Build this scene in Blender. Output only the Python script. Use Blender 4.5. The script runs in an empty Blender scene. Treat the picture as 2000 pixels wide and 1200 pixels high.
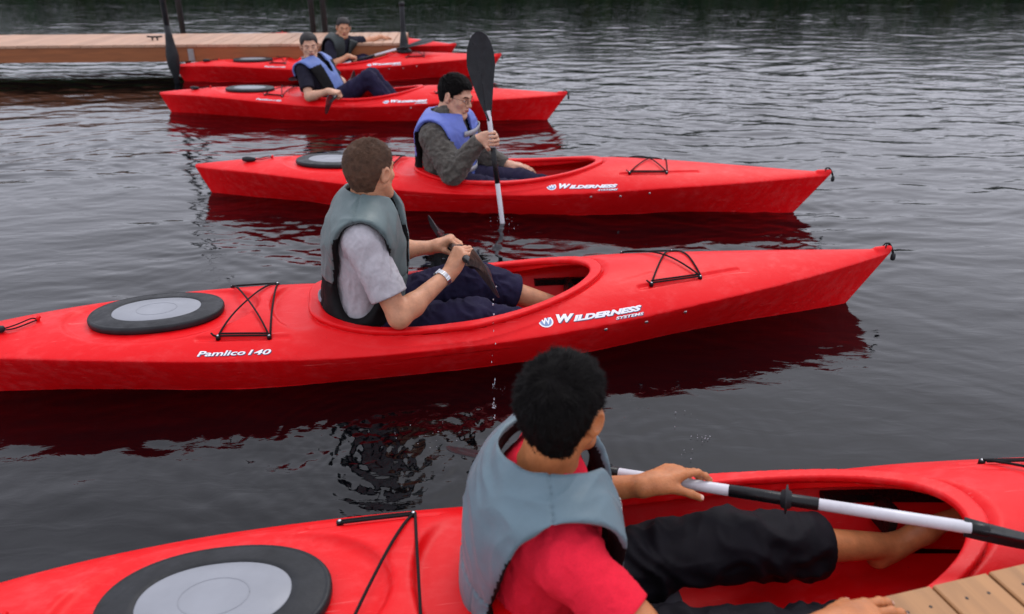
import bpy, bmesh, math, random
import numpy as np
from mathutils import Vector, Matrix, noise as mnoise

random.seed(7)
RNG = np.random.default_rng(7)
R = math.radians
scene = bpy.context.scene
COL = scene.collection

# ------------------------------------------------------------------ camera
CAM_H, CAM_TH, CAM_F = 1.555, R(24.9), 1500.0
cam_data = bpy.data.cameras.new('camera')
cam_data.sensor_width = 36.0
cam_data.lens = CAM_F / 2000.0 * 36.0
cam_data.clip_start = 0.05
cam_data.clip_end = 2000.0
cam_data.dof.use_dof = True
cam_data.dof.focus_distance = 2.75
cam_data.dof.aperture_fstop = 2.8
cam = bpy.data.objects.new('camera', cam_data)
COL.objects.link(cam)
cam.location = (0, 0, CAM_H)
cam.rotation_euler = (math.pi / 2 - CAM_TH, 0, 0)
scene.camera = cam

# ------------------------------------------------------------------ world, sun, exposure
SUN_EL, SUN_ROT = R(58), R(25)
world = bpy.data.worlds.new('World')
scene.world = world
world.use_nodes = True
wn = world.node_tree.nodes
wl = world.node_tree.links
wn.clear()
w_out = wn.new('ShaderNodeOutputWorld')
w_bg = wn.new('ShaderNodeBackground')
w_sky = wn.new('ShaderNodeTexSky')
w_sky.sky_type = 'NISHITA'
w_sky.sun_disc = False
w_sky.sun_elevation = SUN_EL
w_sky.sun_rotation = SUN_ROT
w_sky.dust_density = 4.0
w_sky.air_density = 1.0
w_hs = wn.new('ShaderNodeHueSaturation')
w_hs.inputs['Saturation'].default_value = 0.25
w_mix = wn.new('ShaderNodeMixRGB')
w_mix.inputs['Fac'].default_value = 0.72
w_mix.inputs['Color2'].default_value = (9.8, 9.95, 11.6, 1)      # the even grey cloud cover
w_bg.inputs['Strength'].default_value = 0.145
wl.new(w_sky.outputs['Color'], w_hs.inputs['Color'])
wl.new(w_hs.outputs['Color'], w_mix.inputs['Color1'])
wl.new(w_mix.outputs['Color'], w_bg.inputs['Color'])
wl.new(w_bg.outputs['Background'], w_out.inputs['Surface'])

sun_data = bpy.data.lights.new('sun', 'SUN')
sun_data.energy = 0.9
sun_data.angle = R(22)
sun_data.color = (1.0, 0.965, 0.92)
sun = bpy.data.objects.new('sun', sun_data)
COL.objects.link(sun)
_sd = Vector((math.sin(SUN_ROT) * math.cos(SUN_EL), math.cos(SUN_ROT) * math.cos(SUN_EL), math.sin(SUN_EL)))
sun.rotation_euler = (-_sd).to_track_quat('-Z', 'Y').to_euler()

scene.view_settings.view_transform = 'Standard'
scene.view_settings.look = 'None'
scene.view_settings.gamma = 1.0
scene.view_settings.use_curve_mapping = False
scene.view_settings.exposure = 0.0

# ------------------------------------------------------------------ small helpers
def V(*a):
    return np.array(a, dtype=float)

def unit(v):
    v = np.asarray(v, float)
    return v / (np.linalg.norm(v) + 1e-12)

def ray(px, py):
    """direction through a pixel of the 2000 x 1200 picture (only used to work out real positions)"""
    c, s = math.cos(CAM_TH), math.sin(CAM_TH)
    return V((px - 1000) / CAM_F, c - (py - 600) / CAM_F * s, -s - (py - 600) / CAM_F * c)

def at_z(px, py, z):
    v = ray(px, py)
    return V(0, 0, CAM_H) + v * ((z - CAM_H) / v[2])

def tag(o, label=None, cat=None, group=None, kind=None):
    if label: o['label'] = label
    if cat: o['category'] = cat
    if group: o['group'] = group
    if kind: o['kind'] = kind
    return o

def empty(name, loc=(0, 0, 0), rz=0.0):
    o = bpy.data.objects.new(name, None)
    o.empty_display_size = 0.1
    COL.objects.link(o)
    o.location = loc
    o.rotation_euler = (0, 0, rz)
    return o

def link_mesh(name, me, parent=None):
    o = bpy.data.objects.new(name, me)
    COL.objects.link(o)
    if parent is not None:
        o.parent = parent
    return o

def copy_tree(o, parent=None, skip=()):
    c = o.copy()
    COL.objects.link(c)
    if parent is not None:
        c.parent = parent
    for ch in list(o.children):
        if ch.name.split('.')[0] in skip:
            continue
        copy_tree(ch, c, skip)
    return c

def make_mesh(name, verts, faces, mats, mat_idx=None, normals=None, smooth=True):
    """verts (n,3); faces (m,4) or (m,3) array or list"""
    me = bpy.data.meshes.new(name)
    verts = np.asarray(verts, dtype=np.float32)
    if isinstance(faces, np.ndarray):
        nf, k = faces.shape
        me.vertices.add(len(verts))
        me.vertices.foreach_set('co', verts.ravel())
        me.loops.add(nf * k)
        me.loops.foreach_set('vertex_index', faces.astype(np.int32).ravel())
        me.polygons.add(nf)
        me.polygons.foreach_set('loop_start', np.arange(0, nf * k, k, dtype=np.int32))
        me.update(calc_edges=True)
    else:
        me.from_pydata([tuple(map(float, v)) for v in verts], [], [tuple(map(int, f)) for f in faces])
    for m in (mats if isinstance(mats, (list, tuple)) else [mats]):
        me.materials.append(m)
    if mat_idx is not None:
        me.polygons.foreach_set('material_index', np.asarray(mat_idx, dtype=np.int32))
    me.polygons.foreach_set('use_smooth', np.full(len(me.polygons), smooth))
    me.update()
    if normals is not None:
        me.normals_split_custom_set_from_vertices([tuple(map(float, n)) for n in normals])
    return me

# ---- perlin-like noise in numpy
_perm = np.random.default_rng(3).permutation(256)
_perm = np.concatenate([_perm, _perm, _perm])
_grad = np.random.default_rng(4).normal(size=(256, 3))
_grad /= np.linalg.norm(_grad, axis=1)[:, None]
def pnoise(P):
    P = np.asarray(P, float)
    i = np.floor(P).astype(int)
    f = P - i
    i &= 255
    u = f * f * f * (f * (f * 6 - 15) + 10)
    out = 0
    for dx in (0, 1):
        wx = u[:, 0] if dx else 1 - u[:, 0]
        for dy in (0, 1):
            wy = u[:, 1] if dy else 1 - u[:, 1]
            for dz in (0, 1):
                wz = u[:, 2] if dz else 1 - u[:, 2]
                h = _perm[_perm[_perm[i[:, 0] + dx] + i[:, 1] + dy] + i[:, 2] + dz]
                g = _grad[h & 255]
                d = g[:, 0] * (f[:, 0] - dx) + g[:, 1] * (f[:, 1] - dy) + g[:, 2] * (f[:, 2] - dz)
                out = out + wx * wy * wz * d
    return out * 1.6

def smin(a, b, k):
    if k <= 0:
        return np.minimum(a, b)
    h = np.maximum(k - np.abs(a - b), 0) / k
    return np.minimum(a, b) - h * h * k * 0.25

def smax(a, b, k):
    return -smin(-a, -b, k)

# ------------------------------------------------------------------ implicit surfaces -> one continuous mesh
class Field:
    def __init__(self):
        self.ops = []
        self.post = []
    def cap(self, a, b, ra, rb=None, k=0.02, op='add'):
        a = np.asarray(a, float); b = np.asarray(b, float)
        rb = ra if rb is None else rb
        ba = b - a; L2 = float(ba @ ba) + 1e-12
        def fn(P):
            pa = P - a
            t = np.clip(pa @ ba / L2, 0, 1)
            return np.linalg.norm(pa - t[:, None] * ba, axis=1) - (ra + (rb - ra) * t)
        self.ops.append((op, fn, (a + b) / 2, math.sqrt(L2) / 2 + max(ra, rb), k))
        return self
    def ell(self, c, M, rad, k=0.02, op='add'):
        """M rows are the local axes"""
        c = np.asarray(c, float); M = np.asarray(M, float); rad = np.asarray(rad, float)
        def fn(P):
            q = (P - c) @ M.T
            k0 = np.linalg.norm(q / rad, axis=1)
            k1 = np.linalg.norm(q / (rad * rad), axis=1)
            return k0 * (k0 - 1) / (k1 + 1e-9)
        self.ops.append((op, fn, c, float(rad.max()), k))
        return self
    def box(self, c, M, half, r=0.005, k=0.01, op='add'):
        c = np.asarray(c, float); M = np.asarray(M, float); half = np.asarray(half, float)
        def fn(P):
            q = np.abs((P - c) @ M.T) - (half - r)
            return np.linalg.norm(np.maximum(q, 0), axis=1) + np.minimum(q.max(1), 0) - r
        self.ops.append((op, fn, c, float(np.linalg.norm(half)), k))
        return self
    def plane(self, p, n, k=0.0):
        """keep the side the normal points away from"""
        p = np.asarray(p, float); n = unit(n)
        self.ops.append(('int', lambda P: (P - p) @ n, None, 1e9, k))
        return self
    def custom(self, fn, c, rad, k=0.01, op='add'):
        self.ops.append((op, fn, c, rad, k))
        return self
    def _apply(self, op, d, v, k):
        if op == 'add': return smin(d, v, k)
        if op == 'sub': return smax(d, -v, k)
        return smax(d, v, k)
    def ev(self, P):
        d = np.full(len(P), 1e3)
        for op, fn, c, rad, k in self.ops:
            if c is None:
                d = self._apply(op, d, fn(P), k); continue
            lb = np.linalg.norm(P - c, axis=1) - rad
            m = lb < (0.03 + k) if op != 'int' else np.ones(len(P), bool)
            if m.any():
                d[m] = self._apply(op, d[m], fn(P[m]), k)
        return d
    def ev_blocks(self, C, off, rb):
        """C block centres (n,3), off sample offsets (m,3) -> (n,m)"""
        n, m = len(C), len(off)
        d = np.full((n, m), 1e3)
        for op, fn, c, rad, k in self.ops:
            if c is None or op == 'int':
                sel = np.arange(n)
            else:
                sel = np.nonzero(np.linalg.norm(C - c, axis=1) - rad - rb < k + 0.004)[0]
            if len(sel) == 0: continue
            P = (C[sel][:, None, :] + off[None]).reshape(-1, 3)
            v = fn(P).reshape(len(sel), m)
            d[sel] = self._apply(op, d[sel], v, k)
        return d

def grad(fn, P, e=0.0008):
    g = 0
    for s in ((1, -1, -1), (-1, -1, 1), (-1, 1, -1), (1, 1, 1)):
        s = V(*s)
        g = g + s * fn(P + s * e)[:, None]
    return g / (4 * e)

def surface(F, lo, hi, h, B=6, newton=2, clip=None):
    """surface nets. F: Field or a function. returns verts, quads, normals"""
    lo = np.asarray(lo, float); hi = np.asarray(hi, float)
    nb = np.ceil((hi - lo) / (h * B)).astype(int)
    n = nb * B
    isf = isinstance(F, Field)
    fn = F.ev if isf else F
    gi = np.stack(np.meshgrid(*[np.arange(k) for k in nb], indexing='ij'), -1).reshape(-1, 3)
    C = lo + (gi * B + (B - 1) / 2) * h
    rb = (B - 1) / 2 * h * 1.74
    D = np.full(tuple(n), 1e3, dtype=np.float32)
    o = np.stack(np.meshgrid(*[np.arange(B)] * 3, indexing='ij'), -1).reshape(-1, 3)
    off = (o - (B - 1) / 2) * h
    if isf:
        cd = F.ev_blocks(C, np.zeros((1, 3)), rb)[:, 0]
        act = (np.abs(cd) < rb * 1.35 + h) | (cd > 900)
        near = np.zeros(len(C), bool)
        for op, f_, c, rad, k in F.ops:
            if op == 'add' and c is not None:
                near |= np.linalg.norm(C - c, axis=1) - rad - rb < k + h
        act &= near
        vals = F.ev_blocks(C[act], off, rb)
    else:
        cd = fn(C)
        act = np.abs(cd) < rb * 2.2 + h
        vals = fn((C[act][:, None, :] + off[None]).reshape(-1, 3)).reshape(-1, B ** 3)
    Db = D.reshape(nb[0], B, nb[1], B, nb[2], B)
    Dv = np.where(cd < 0, -1.0, 1.0).astype(np.float32)
    Db[:] = Dv.reshape(nb[0], 1, nb[1], 1, nb[2], 1)
    ga = gi[act]
    Db[ga[:, 0], :, ga[:, 1], :, ga[:, 2], :] = vals.reshape(-1, B, B, B)
    S = D < 0
    acts = None
    cnt = np.zeros(tuple(n - 1), np.uint8)
    for a in (0, 1):
        for b in (0, 1):
            for c in (0, 1):
                cnt += S[a:n[0] - 1 + a, b:n[1] - 1 + b, c:n[2] - 1 + c]
    cells = np.argwhere((cnt > 0) & (cnt < 8))
    if len(cells) == 0:
        return np.zeros((0, 3)), np.zeros((0, 4), int), np.zeros((0, 3))
    ids = np.full(tuple(n - 1), -1, np.int32)
    ids[cells[:, 0], cells[:, 1], cells[:, 2]] = np.arange(len(cells))
    corner = np.array([(a, b, c) for a in (0, 1) for b in (0, 1) for c in (0, 1)])
    cv = np.stack([D[cells[:, 0] + a, cells[:, 1] + b, cells[:, 2] + c] for a, b, c in corner], 1)
    acc = np.zeros((len(cells), 3)); w = np.zeros(len(cells))
    for i in range(8):
        for j in range(i + 1, 8):
            if np.abs(corner[i] - corner[j]).sum() != 1: continue
            m = (cv[:, i] < 0) != (cv[:, j] < 0)
            t = cv[m, i] / (cv[m, i] - cv[m, j])
            acc[m] += corner[i] + t[:, None] * (corner[j] - corner[i]); w[m] += 1
    verts = lo + (cells + acc / w[:, None]) * h
    quads = []
    for ax in range(3):
        a1, a2 = (ax + 1) % 3, (ax + 2) % 3
        s0 = [slice(1, None)] * 3; s1 = [slice(1, None)] * 3
        s0[ax] = slice(0, -1); s1[ax] = slice(1, None)
        A = S[tuple(s0)]; Bm = S[tuple(s1)]
        e = np.argwhere(A != Bm)
        e[:, a1] += 1; e[:, a2] += 1
        inside = S[e[:, 0], e[:, 1], e[:, 2]]
        ok = (e[:, a1] < n[a1] - 1) & (e[:, a2] < n[a2] - 1) & (e[:, ax] < n[ax] - 1)
        e = e[ok]; inside = inside[ok]
        q = []
        for d1, d2 in ((-1, -1), (0, -1), (0, 0), (-1, 0)):
            t = e.copy(); t[:, a1] += d1; t[:, a2] += d2
            q.append(ids[t[:, 0], t[:, 1], t[:, 2]])
        q = np.stack(q, 1)
        q[~inside] = q[~inside][:, ::-1]
        quads.append(q)
    quads = np.concatenate(quads)
    quads = quads[(quads >= 0).all(1)]
    for _ in range(newton):
        g = grad(fn, verts)
        g2 = (g * g).sum(1)
        st = -(fn(verts) / np.maximum(g2, 0.05))[:, None] * g
        L = np.linalg.norm(st, axis=1)
        st *= np.minimum(1, h * 0.6 / np.maximum(L, 1e-9))[:, None]
        verts = verts + st
    g = grad(fn, verts)
    nrm = g / (np.linalg.norm(g, axis=1)[:, None] + 1e-9)
    return verts, quads, nrm

# ------------------------------------------------------------------ materials
def mat(name, rgb, rough=0.5, var=0.0, vscale=8.0, bump=0.0, bscale=40.0, metal=0.0, spec=0.5,
        sss=0.0, sheen=0.0, coat=0.0, rvar=0.0, stretch=None, detail=4.0):
    m = bpy.data.materials.new(name)
    m.use_nodes = True
    nt = m.node_tree; N = nt.nodes; Lk = nt.links
    p = N['Principled BSDF']
    p.inputs['Base Color'].default_value = (*rgb, 1)
    p.inputs['Roughness'].default_value = rough
    p.inputs['Metallic'].default_value = metal
    p.inputs['Specular IOR Level'].default_value = spec
    if sss:
        p.inputs['Subsurface Weight'].default_value = sss
        p.inputs['Subsurface Radius'].default_value = (1.0, 0.35, 0.2)
        p.inputs['Subsurface Scale'].default_value = 0.006
    if sheen:
        p.inputs['Sheen Weight'].default_value = sheen
        p.inputs['Sheen Roughness'].default_value = 0.5
    if coat:
        p.inputs['Coat Weight'].default_value = coat
        p.inputs['Coat Roughness'].default_value = 0.15
    tc = N.new('ShaderNodeTexCoord'); mp = N.new('ShaderNodeMapping')
    Lk.new(tc.outputs['Object'], mp.inputs['Vector'])
    if stretch: mp.inputs['Scale'].default_value = stretch
    if var:
        n = N.new('ShaderNodeTexNoise'); n.inputs['Scale'].default_value = vscale; n.inputs['Detail'].default_value = detail
        n.inputs['Roughness'].default_value = 0.6
        Lk.new(mp.outputs[0], n.inputs['Vector'])
        mr = N.new('ShaderNodeMapRange'); mr.inputs['From Min'].default_value = 0.3; mr.inputs['From Max'].default_value = 0.7
        mr.inputs['To Min'].default_value = 1 - var; mr.inputs['To Max'].default_value = 1 + var
        Lk.new(n.outputs['Fac'], mr.inputs['Value'])
        mx = N.new('ShaderNodeVectorMath'); mx.operation = 'SCALE'
        mx.inputs[0].default_value = rgb
        Lk.new(mr.outputs[0], mx.inputs['Scale'])
        Lk.new(mx.outputs[0], p.inputs['Base Color'])
    if rvar:
        n = N.new('ShaderNodeTexNoise'); n.inputs['Scale'].default_value = vscale * 1.7; n.inputs['Detail'].default_value = 5
        Lk.new(mp.outputs[0], n.inputs['Vector'])
        mr = N.new('ShaderNodeMapRange'); mr.inputs['From Min'].default_value = 0.3; mr.inputs['From Max'].default_value = 0.7
        mr.inputs['To Min'].default_value = max(0.02, rough - rvar); mr.inputs['To Max'].default_value = min(1, rough + rvar)
        Lk.new(n.outputs['Fac'], mr.inputs['Value'])
        Lk.new(mr.outputs[0], p.inputs['Roughness'])
    if bump:
        n = N.new('ShaderNodeTexNoise'); n.inputs['Scale'].default_value = bscale; n.inputs['Detail'].default_value = 6
        Lk.new(mp.outputs[0], n.inputs['Vector'])
        b = N.new('ShaderNodeBump'); b.inputs['Distance'].default_value = bump; b.inputs['Strength'].default_value = 1.0
        Lk.new(n.outputs['Fac'], b.inputs['Height'])
        Lk.new(b.outputs[0], p.inputs['Normal'])
    return m

def weave(m, scale=900.0, dist=0.0006, axis_mix=True):
    """adds a cloth weave to a material's bump and a fine mottling to its colour"""
    nt = m.node_tree; N = nt.nodes; Lk = nt.links
    p = N['Principled BSDF']
    tc = N.new('ShaderNodeTexCoord')
    v = N.new('ShaderNodeTexNoise'); v.inputs['Scale'].default_value = scale; v.inputs['Detail'].default_value = 1
    Lk.new(tc.outputs['Object'], v.inputs['Vector'])
    b = N.new('ShaderNodeBump'); b.inputs['Distance'].default_value = dist
    Lk.new(v.outputs['Fac'], b.inputs['Height'])
    old = p.inputs['Normal'].links
    if old: Lk.new(old[0].from_socket, b.inputs['Normal'])
    Lk.new(b.outputs[0], p.inputs['Normal'])
    return m

def red_plastic():
    """moulded polyethylene: scuffs, pale bloom on the top faces from drying water, drips"""
    m = bpy.data.materials.new('red_plastic')
    m.use_nodes = True
    nt = m.node_tree; N = nt.nodes; Lk = nt.links
    p = N['Principled BSDF']
    tc = N.new('ShaderNodeTexCoord')
    def noise(sc, det, st=(1, 1, 1)):
        mp = N.new('ShaderNodeMapping'); mp.inputs['Scale'].default_value = st
        Lk.new(tc.outputs['Object'], mp.inputs['Vector'])
        n = N.new('ShaderNodeTexNoise'); n.inputs['Scale'].default_value = sc; n.inputs['Detail'].default_value = det
        n.inputs['Roughness'].default_value = 0.65
        Lk.new(mp.outputs[0], n.inputs['Vector']); return n
    def ramp(n, a, b):
        r = N.new('ShaderNodeMapRange'); r.inputs['From Min'].default_value = a; r.inputs['From Max'].default_value = b
        Lk.new(n.outputs['Fac'], r.inputs['Value']); return r
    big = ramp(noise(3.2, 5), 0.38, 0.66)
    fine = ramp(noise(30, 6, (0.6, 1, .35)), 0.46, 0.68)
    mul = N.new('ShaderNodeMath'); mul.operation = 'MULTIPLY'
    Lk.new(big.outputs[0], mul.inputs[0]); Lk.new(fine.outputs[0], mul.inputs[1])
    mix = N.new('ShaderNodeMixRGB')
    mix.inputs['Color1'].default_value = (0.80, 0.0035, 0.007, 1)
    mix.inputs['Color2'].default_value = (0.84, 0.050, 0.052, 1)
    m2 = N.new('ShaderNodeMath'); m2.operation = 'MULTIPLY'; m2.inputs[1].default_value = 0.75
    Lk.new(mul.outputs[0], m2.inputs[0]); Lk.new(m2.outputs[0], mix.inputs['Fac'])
    # fine scratches
    sc = ramp(noise(55, 3, (0.06, 1.4, 1.4)), 0.66, 0.72)
    mix2 = N.new('ShaderNodeMixRGB'); mix2.inputs['Color2'].default_value = (0.85, 0.14, 0.13, 1)
    m3 = N.new('ShaderNodeMath'); m3.operation = 'MULTIPLY'; m3.inputs[1].default_value = 0.6
    Lk.new(sc.outputs[0], m3.inputs[0]); Lk.new(m3.outputs[0], mix2.inputs['Fac'])
    Lk.new(mix.outputs[0], mix2.inputs['Color1'])
    # dark specks of grit
    sp = ramp(noise(140, 2), 0.735, 0.76)
    mix3 = N.new('ShaderNodeMixRGB'); mix3.inputs['Color2'].default_value = (0.16, 0.02, 0.015, 1)
    m4 = N.new('ShaderNodeMath'); m4.operation = 'MULTIPLY'; m4.inputs[1].default_value = 0.7
    Lk.new(sp.outputs[0], m4.inputs[0]); Lk.new(m4.outputs[0], mix3.inputs['Fac'])
    Lk.new(mix2.outputs[0], mix3.inputs['Color1'])
    Lk.new(mix3.outputs[0], p.inputs['Base Color'])
    rr = N.new('ShaderNodeMapRange'); rr.inputs['To Min'].default_value = 0.30; rr.inputs['To Max'].default_value = 0.55
    Lk.new(noise(9, 5).outputs['Fac'], rr.inputs['Value'])
    Lk.new(rr.outputs[0], p.inputs['Roughness'])
    p.inputs['Specular IOR Level'].default_value = 0.24
    # thin polyethylene lets some light through its skin
    tr = N.new('ShaderNodeBsdfTranslucent'); tr.inputs['Color'].default_value = (0.80, 0.006, 0.008, 1)
    ms = N.new('ShaderNodeMixShader'); ms.inputs['Fac'].default_value = 0.12
    Lk.new(p.outputs[0], ms.inputs[1]); Lk.new(tr.outputs[0], ms.inputs[2])
    Lk.new(ms.outputs[0], N['Material Output'].inputs['Surface'])
    nb = noise(11, 4); b = N.new('ShaderNodeBump'); b.inputs['Distance'].default_value = 0.0022
    Lk.new(nb.outputs['Fac'], b.inputs['Height'])
    nb2 = noise(260, 2); b2 = N.new('ShaderNodeBump'); b2.inputs['Distance'].default_value = 0.0003
    Lk.new(nb2.outputs['Fac'], b2.inputs['Height']); Lk.new(b.outputs[0], b2.inputs['Normal'])
    Lk.new(b2.outputs[0], p.inputs['Normal'])
    return m

M = {}
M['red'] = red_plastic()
M['rubber'] = mat('black_rubber', (0.013, 0.014, 0.016), 0.5, spec=0.28, var=0.35, vscale=14, bump=0.0012, bscale=60, rvar=0.12)
M['plate'] = mat('grey_hatch_plate', (0.235, 0.245, 0.27), 0.42, var=0.10, vscale=6, bump=0.0006, bscale=30, rvar=0.1)
M['cord'] = mat('black_cord', (0.008, 0.007, 0.008), 0.8, spec=0.2, bump=0.001, bscale=400)
M['steel'] = mat('steel', (0.55, 0.55, 0.56), 0.3, metal=1.0, var=0.1, vscale=90)
M['black'] = mat('black_plastic', (0.006, 0.006, 0.007), 0.30, spec=0.28, var=0.3, vscale=25, bump=0.0004, bscale=80, rvar=0.12)
M['blade'] = mat('black_blade_plastic', (0.011, 0.012, 0.014), 0.40, spec=0.25, var=0.3, vscale=18, bump=0.0006, bscale=60, rvar=0.14)
M['white_shaft'] = mat('white_shaft_paint', (0.56, 0.55, 0.58), 0.32, var=0.06, vscale=30, rvar=0.1)
M['grey_pad'] = weave(mat('grey_seat_foam', (0.16, 0.155, 0.185), 0.85, var=0.2, vscale=14, sheen=0.2), 500, 0.001)
M['decal_white'] = mat('white_decal', (0.78, 0.80, 0.84), 0.4, var=0.08, vscale=60)
M['decal_blue'] = mat('blue_decal', (0.16, 0.26, 0.46), 0.4, var=0.1, vscale=60)
M['decal_dark'] = mat('dark_decal', (0.05, 0.055, 0.12), 0.4, var=0.1, vscale=60)
def skin(name, rgb):
    m = mat(name, rgb, 0.46, var=0.17, vscale=30, bump=0.0011, bscale=190, sss=0.12, spec=0.34, rvar=0.12)
    return m
M['skin_tan'] = skin('tan_skin', (0.45, 0.165, 0.062))
M['skin_fair'] = skin('fair_skin', (0.53, 0.255, 0.145))
M['skin_pale'] = skin('pale_skin', (0.56, 0.31, 0.205))
M['lip'] = mat('lip', (0.42, 0.13, 0.10), 0.4, var=0.08, vscale=80)
M['eye_white'] = mat('eye_white', (0.7, 0.68, 0.65), 0.2)
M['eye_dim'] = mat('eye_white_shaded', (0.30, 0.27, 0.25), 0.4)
M['iris'] = mat('iris', (0.03, 0.02, 0.015), 0.15)
M['hair_black'] = mat('black_hair', (0.0045, 0.0036, 0.0034), 0.55, var=0.35, vscale=40, bump=0.002, bscale=160, spec=0.07)
M['hair_brown'] = mat('brown_hair', (0.085, 0.044, 0.026), 0.6, var=0.35, vscale=40, bump=0.002, bscale=160, spec=0.2)
M['hair_dark'] = mat('dark_brown_hair', (0.009, 0.006, 0.005), 0.7, var=0.35, vscale=40, bump=0.002, bscale=160)
M['vest_blue'] = weave(mat('blue_grey_nylon', (0.092, 0.148, 0.176), 0.46, var=0.11, vscale=9, bump=0.003, bscale=14, sheen=0.1, rvar=0.10), 700, 0.0004)
M['vest_green'] = weave(mat('green_grey_nylon', (0.075, 0.112, 0.112), 0.50, var=0.13, vscale=9, bump=0.003, bscale=14, sheen=0.1, rvar=0.10), 700, 0.0004)
M['vest_royal'] = weave(mat('royal_blue_nylon', (0.105, 0.150, 0.48), 0.55, var=0.12, vscale=9, bump=0.003, bscale=16), 700, 0.0004)
M['vest_sky'] = weave(mat('steel_blue_nylon', (0.11, 0.17, 0.42), 0.55, var=0.12, vscale=9, bump=0.003, bscale=16), 700, 0.0004)
M['vest_dark'] = weave(mat('dark_green_nylon', (0.012, 0.020, 0.020), 0.6, var=0.15, vscale=9, bump=0.003, bscale=16), 700, 0.0004)
M['lining'] = weave(mat('black_lining', (0.006, 0.0055, 0.006), 0.7, var=0.2, vscale=12, bump=0.003, bscale=30, spec=0.15), 500, 0.0006)
M['tee_red'] = weave(mat('red_cotton', (0.72, 0.014, 0.038), 0.9, var=0.10, vscale=300, bump=0.003, bscale=22, spec=0.2), 900, 0.0008)
M['tee_grey'] = weave(mat('grey_cotton', (0.41, 0.395, 0.415), 0.9, var=0.09, vscale=60, bump=0.003, bscale=22, spec=0.2), 900, 0.0008)
M['tee_navy'] = weave(mat('navy_cotton', (0.013, 0.012, 0.022), 0.9, var=0.15, vscale=30, bump=0.004, bscale=22, spec=0.2), 900, 0.0008)
M['fleece'] = weave(mat('grey_fleece', (0.088, 0.080, 0.068), 0.95, var=0.35, vscale=45, bump=0.007, bscale=55, sheen=0.15, spec=0.15), 420, 0.002)
M['pants_black'] = weave(mat('black_shorts_cloth', (0.0060, 0.0050, 0.0075), 0.62, var=0.2, vscale=12, bump=0.004, bscale=11, spec=0.10), 800, 0.0006)
M['pants_navy'] = weave(mat('navy_shorts_cloth', (0.015, 0.012, 0.034), 0.8, var=0.2, vscale=12, bump=0.005, bscale=14, spec=0.12), 800, 0.0006)
M['grey_strap'] = weave(mat('grey_webbing', (0.33, 0.33, 0.35), 0.7, var=0.1, vscale=60), 500, 0.0006)
M['watch'] = mat('watch_steel', (0.62, 0.62, 0.63), 0.25, metal=1.0, var=0.15, vscale=200)
# ------------------------------------------------------------------ the kayak hull as one implicit surface
KL = 4.27
def cr(x, xs, ys):
    """smooth interpolation through points"""
    xs = np.asarray(xs, float); ys = np.asarray(ys, float)
    m = np.gradient(ys, xs)
    x = np.clip(x, xs[0], xs[-1])
    i = np.clip(np.searchsorted(xs, x) - 1, 0, len(xs) - 2)
    h = xs[i + 1] - xs[i]; t = (x - xs[i]) / h
    return ((2 * t ** 3 - 3 * t ** 2 + 1) * ys[i] + (t ** 3 - 2 * t ** 2 + t) * h * m[i]
            + (-2 * t ** 3 + 3 * t ** 2) * ys[i + 1] + (t ** 3 - t ** 2) * h * m[i + 1])

def k_ze(x):
    return cr(x / KL, [0, .04, .12, .2, .28, .41, .52, .67, .75, .85, .93, 1],
              [.188, .198, .210, .203, .184, .156, .155, .180, .203, .222, .238, .252])
def k_zd(x):
    return cr(x / KL, [0, .05, .12, .2, .3, .37, .43, .5, .58, .66, .75, .85, .95, 1],
              [.205, .230, .255, .268, .270, .256, .230, .228, .258, .312, .316, .299, .277, .268])
def k_plan(x, z=None):
    if z is None: z = 0.3
    xb = KL - np.maximum(0, 0.25 - z) * 0.72
    xs = np.maximum(0, 0.19 - z) * 0.45
    u = (x - xs) / (xb - xs)
    v = (u - 0.49) / np.where(u > 0.49, 0.51, 0.49)
    return 0.343 * (1 - np.abs(np.clip(v, -1.3, 1.3)) ** np.where(u > 0.49, 2.15, 2.8)) + 0.012
def k_w(x, z):
    ze = k_ze(x); s = x / KL
    q = 0.36 + 0.35 * np.exp(-((s - 0.47) / 0.27) ** 4)
    m = np.clip((ze - z) / ze, 0, 1)
    b = k_plan(x, np.minimum(z, 0.3))
    above = b * (1 - (1 - q) * m ** 1.12)
    below = np.sqrt(np.maximum(1 - (np.minimum(z, 0) / 0.112) ** 2, 0.0001))
    return above * np.where(z < 0, below, 1)
def k_pq(x):
    s = x / KL
    return 1.50 + 1.35 * np.exp(-((s - 0.42) / 0.27) ** 4)
PX = 0.86
def k_deck(x, y):
    b = np.maximum(k_plan(x), 0.01)
    t = np.clip(np.abs(y) / b, 0, 1)
    ze = k_ze(x)
    return ze + (k_zd(x) - ze) * np.maximum(1 - t ** k_pq(x), 0) ** PX
def k_side_y(x, z):
    """half breadth of the outer skin at height z (deck flank or hull side)"""
    x = np.asarray(x, float); z = np.asarray(z, float)
    ze = k_ze(x); q = np.clip((z - ze) / (k_zd(x) - ze), 0, 1)
    t = (1 - q ** (1 / PX)) ** (1 / k_pq(x))
    return np.where(z > ze, t * k_plan(x), k_w(x, z))
CXC, CA, CB = 2.200, 0.585, 0.282
def k_cock(x, y):
    """approximate signed distance to the cockpit outline in plan"""
    u = (x - CXC) / CA
    bw = CB * (1 - 0.13 * np.clip(u, 0, 1.2))
    pw = np.where(u < 0, 3.2, 2.1)
    F = (np.abs(u) ** pw + (np.abs(y) / bw) ** pw) ** (1 / pw)
    ay = np.abs(y) / (np.abs(y) + np.abs(x - CXC) * 0.5 + 1e-6)
    return (F - 1) * (CB * ay + CA * (1 - ay)) * 0.92
def k_zr(x):
    return cr(x, [1.45, 1.60, 1.80, 2.1, 2.4, 2.65, 2.80, 2.95], [.258, .252, .222, .214, .234, .272, .302, .315])
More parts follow.
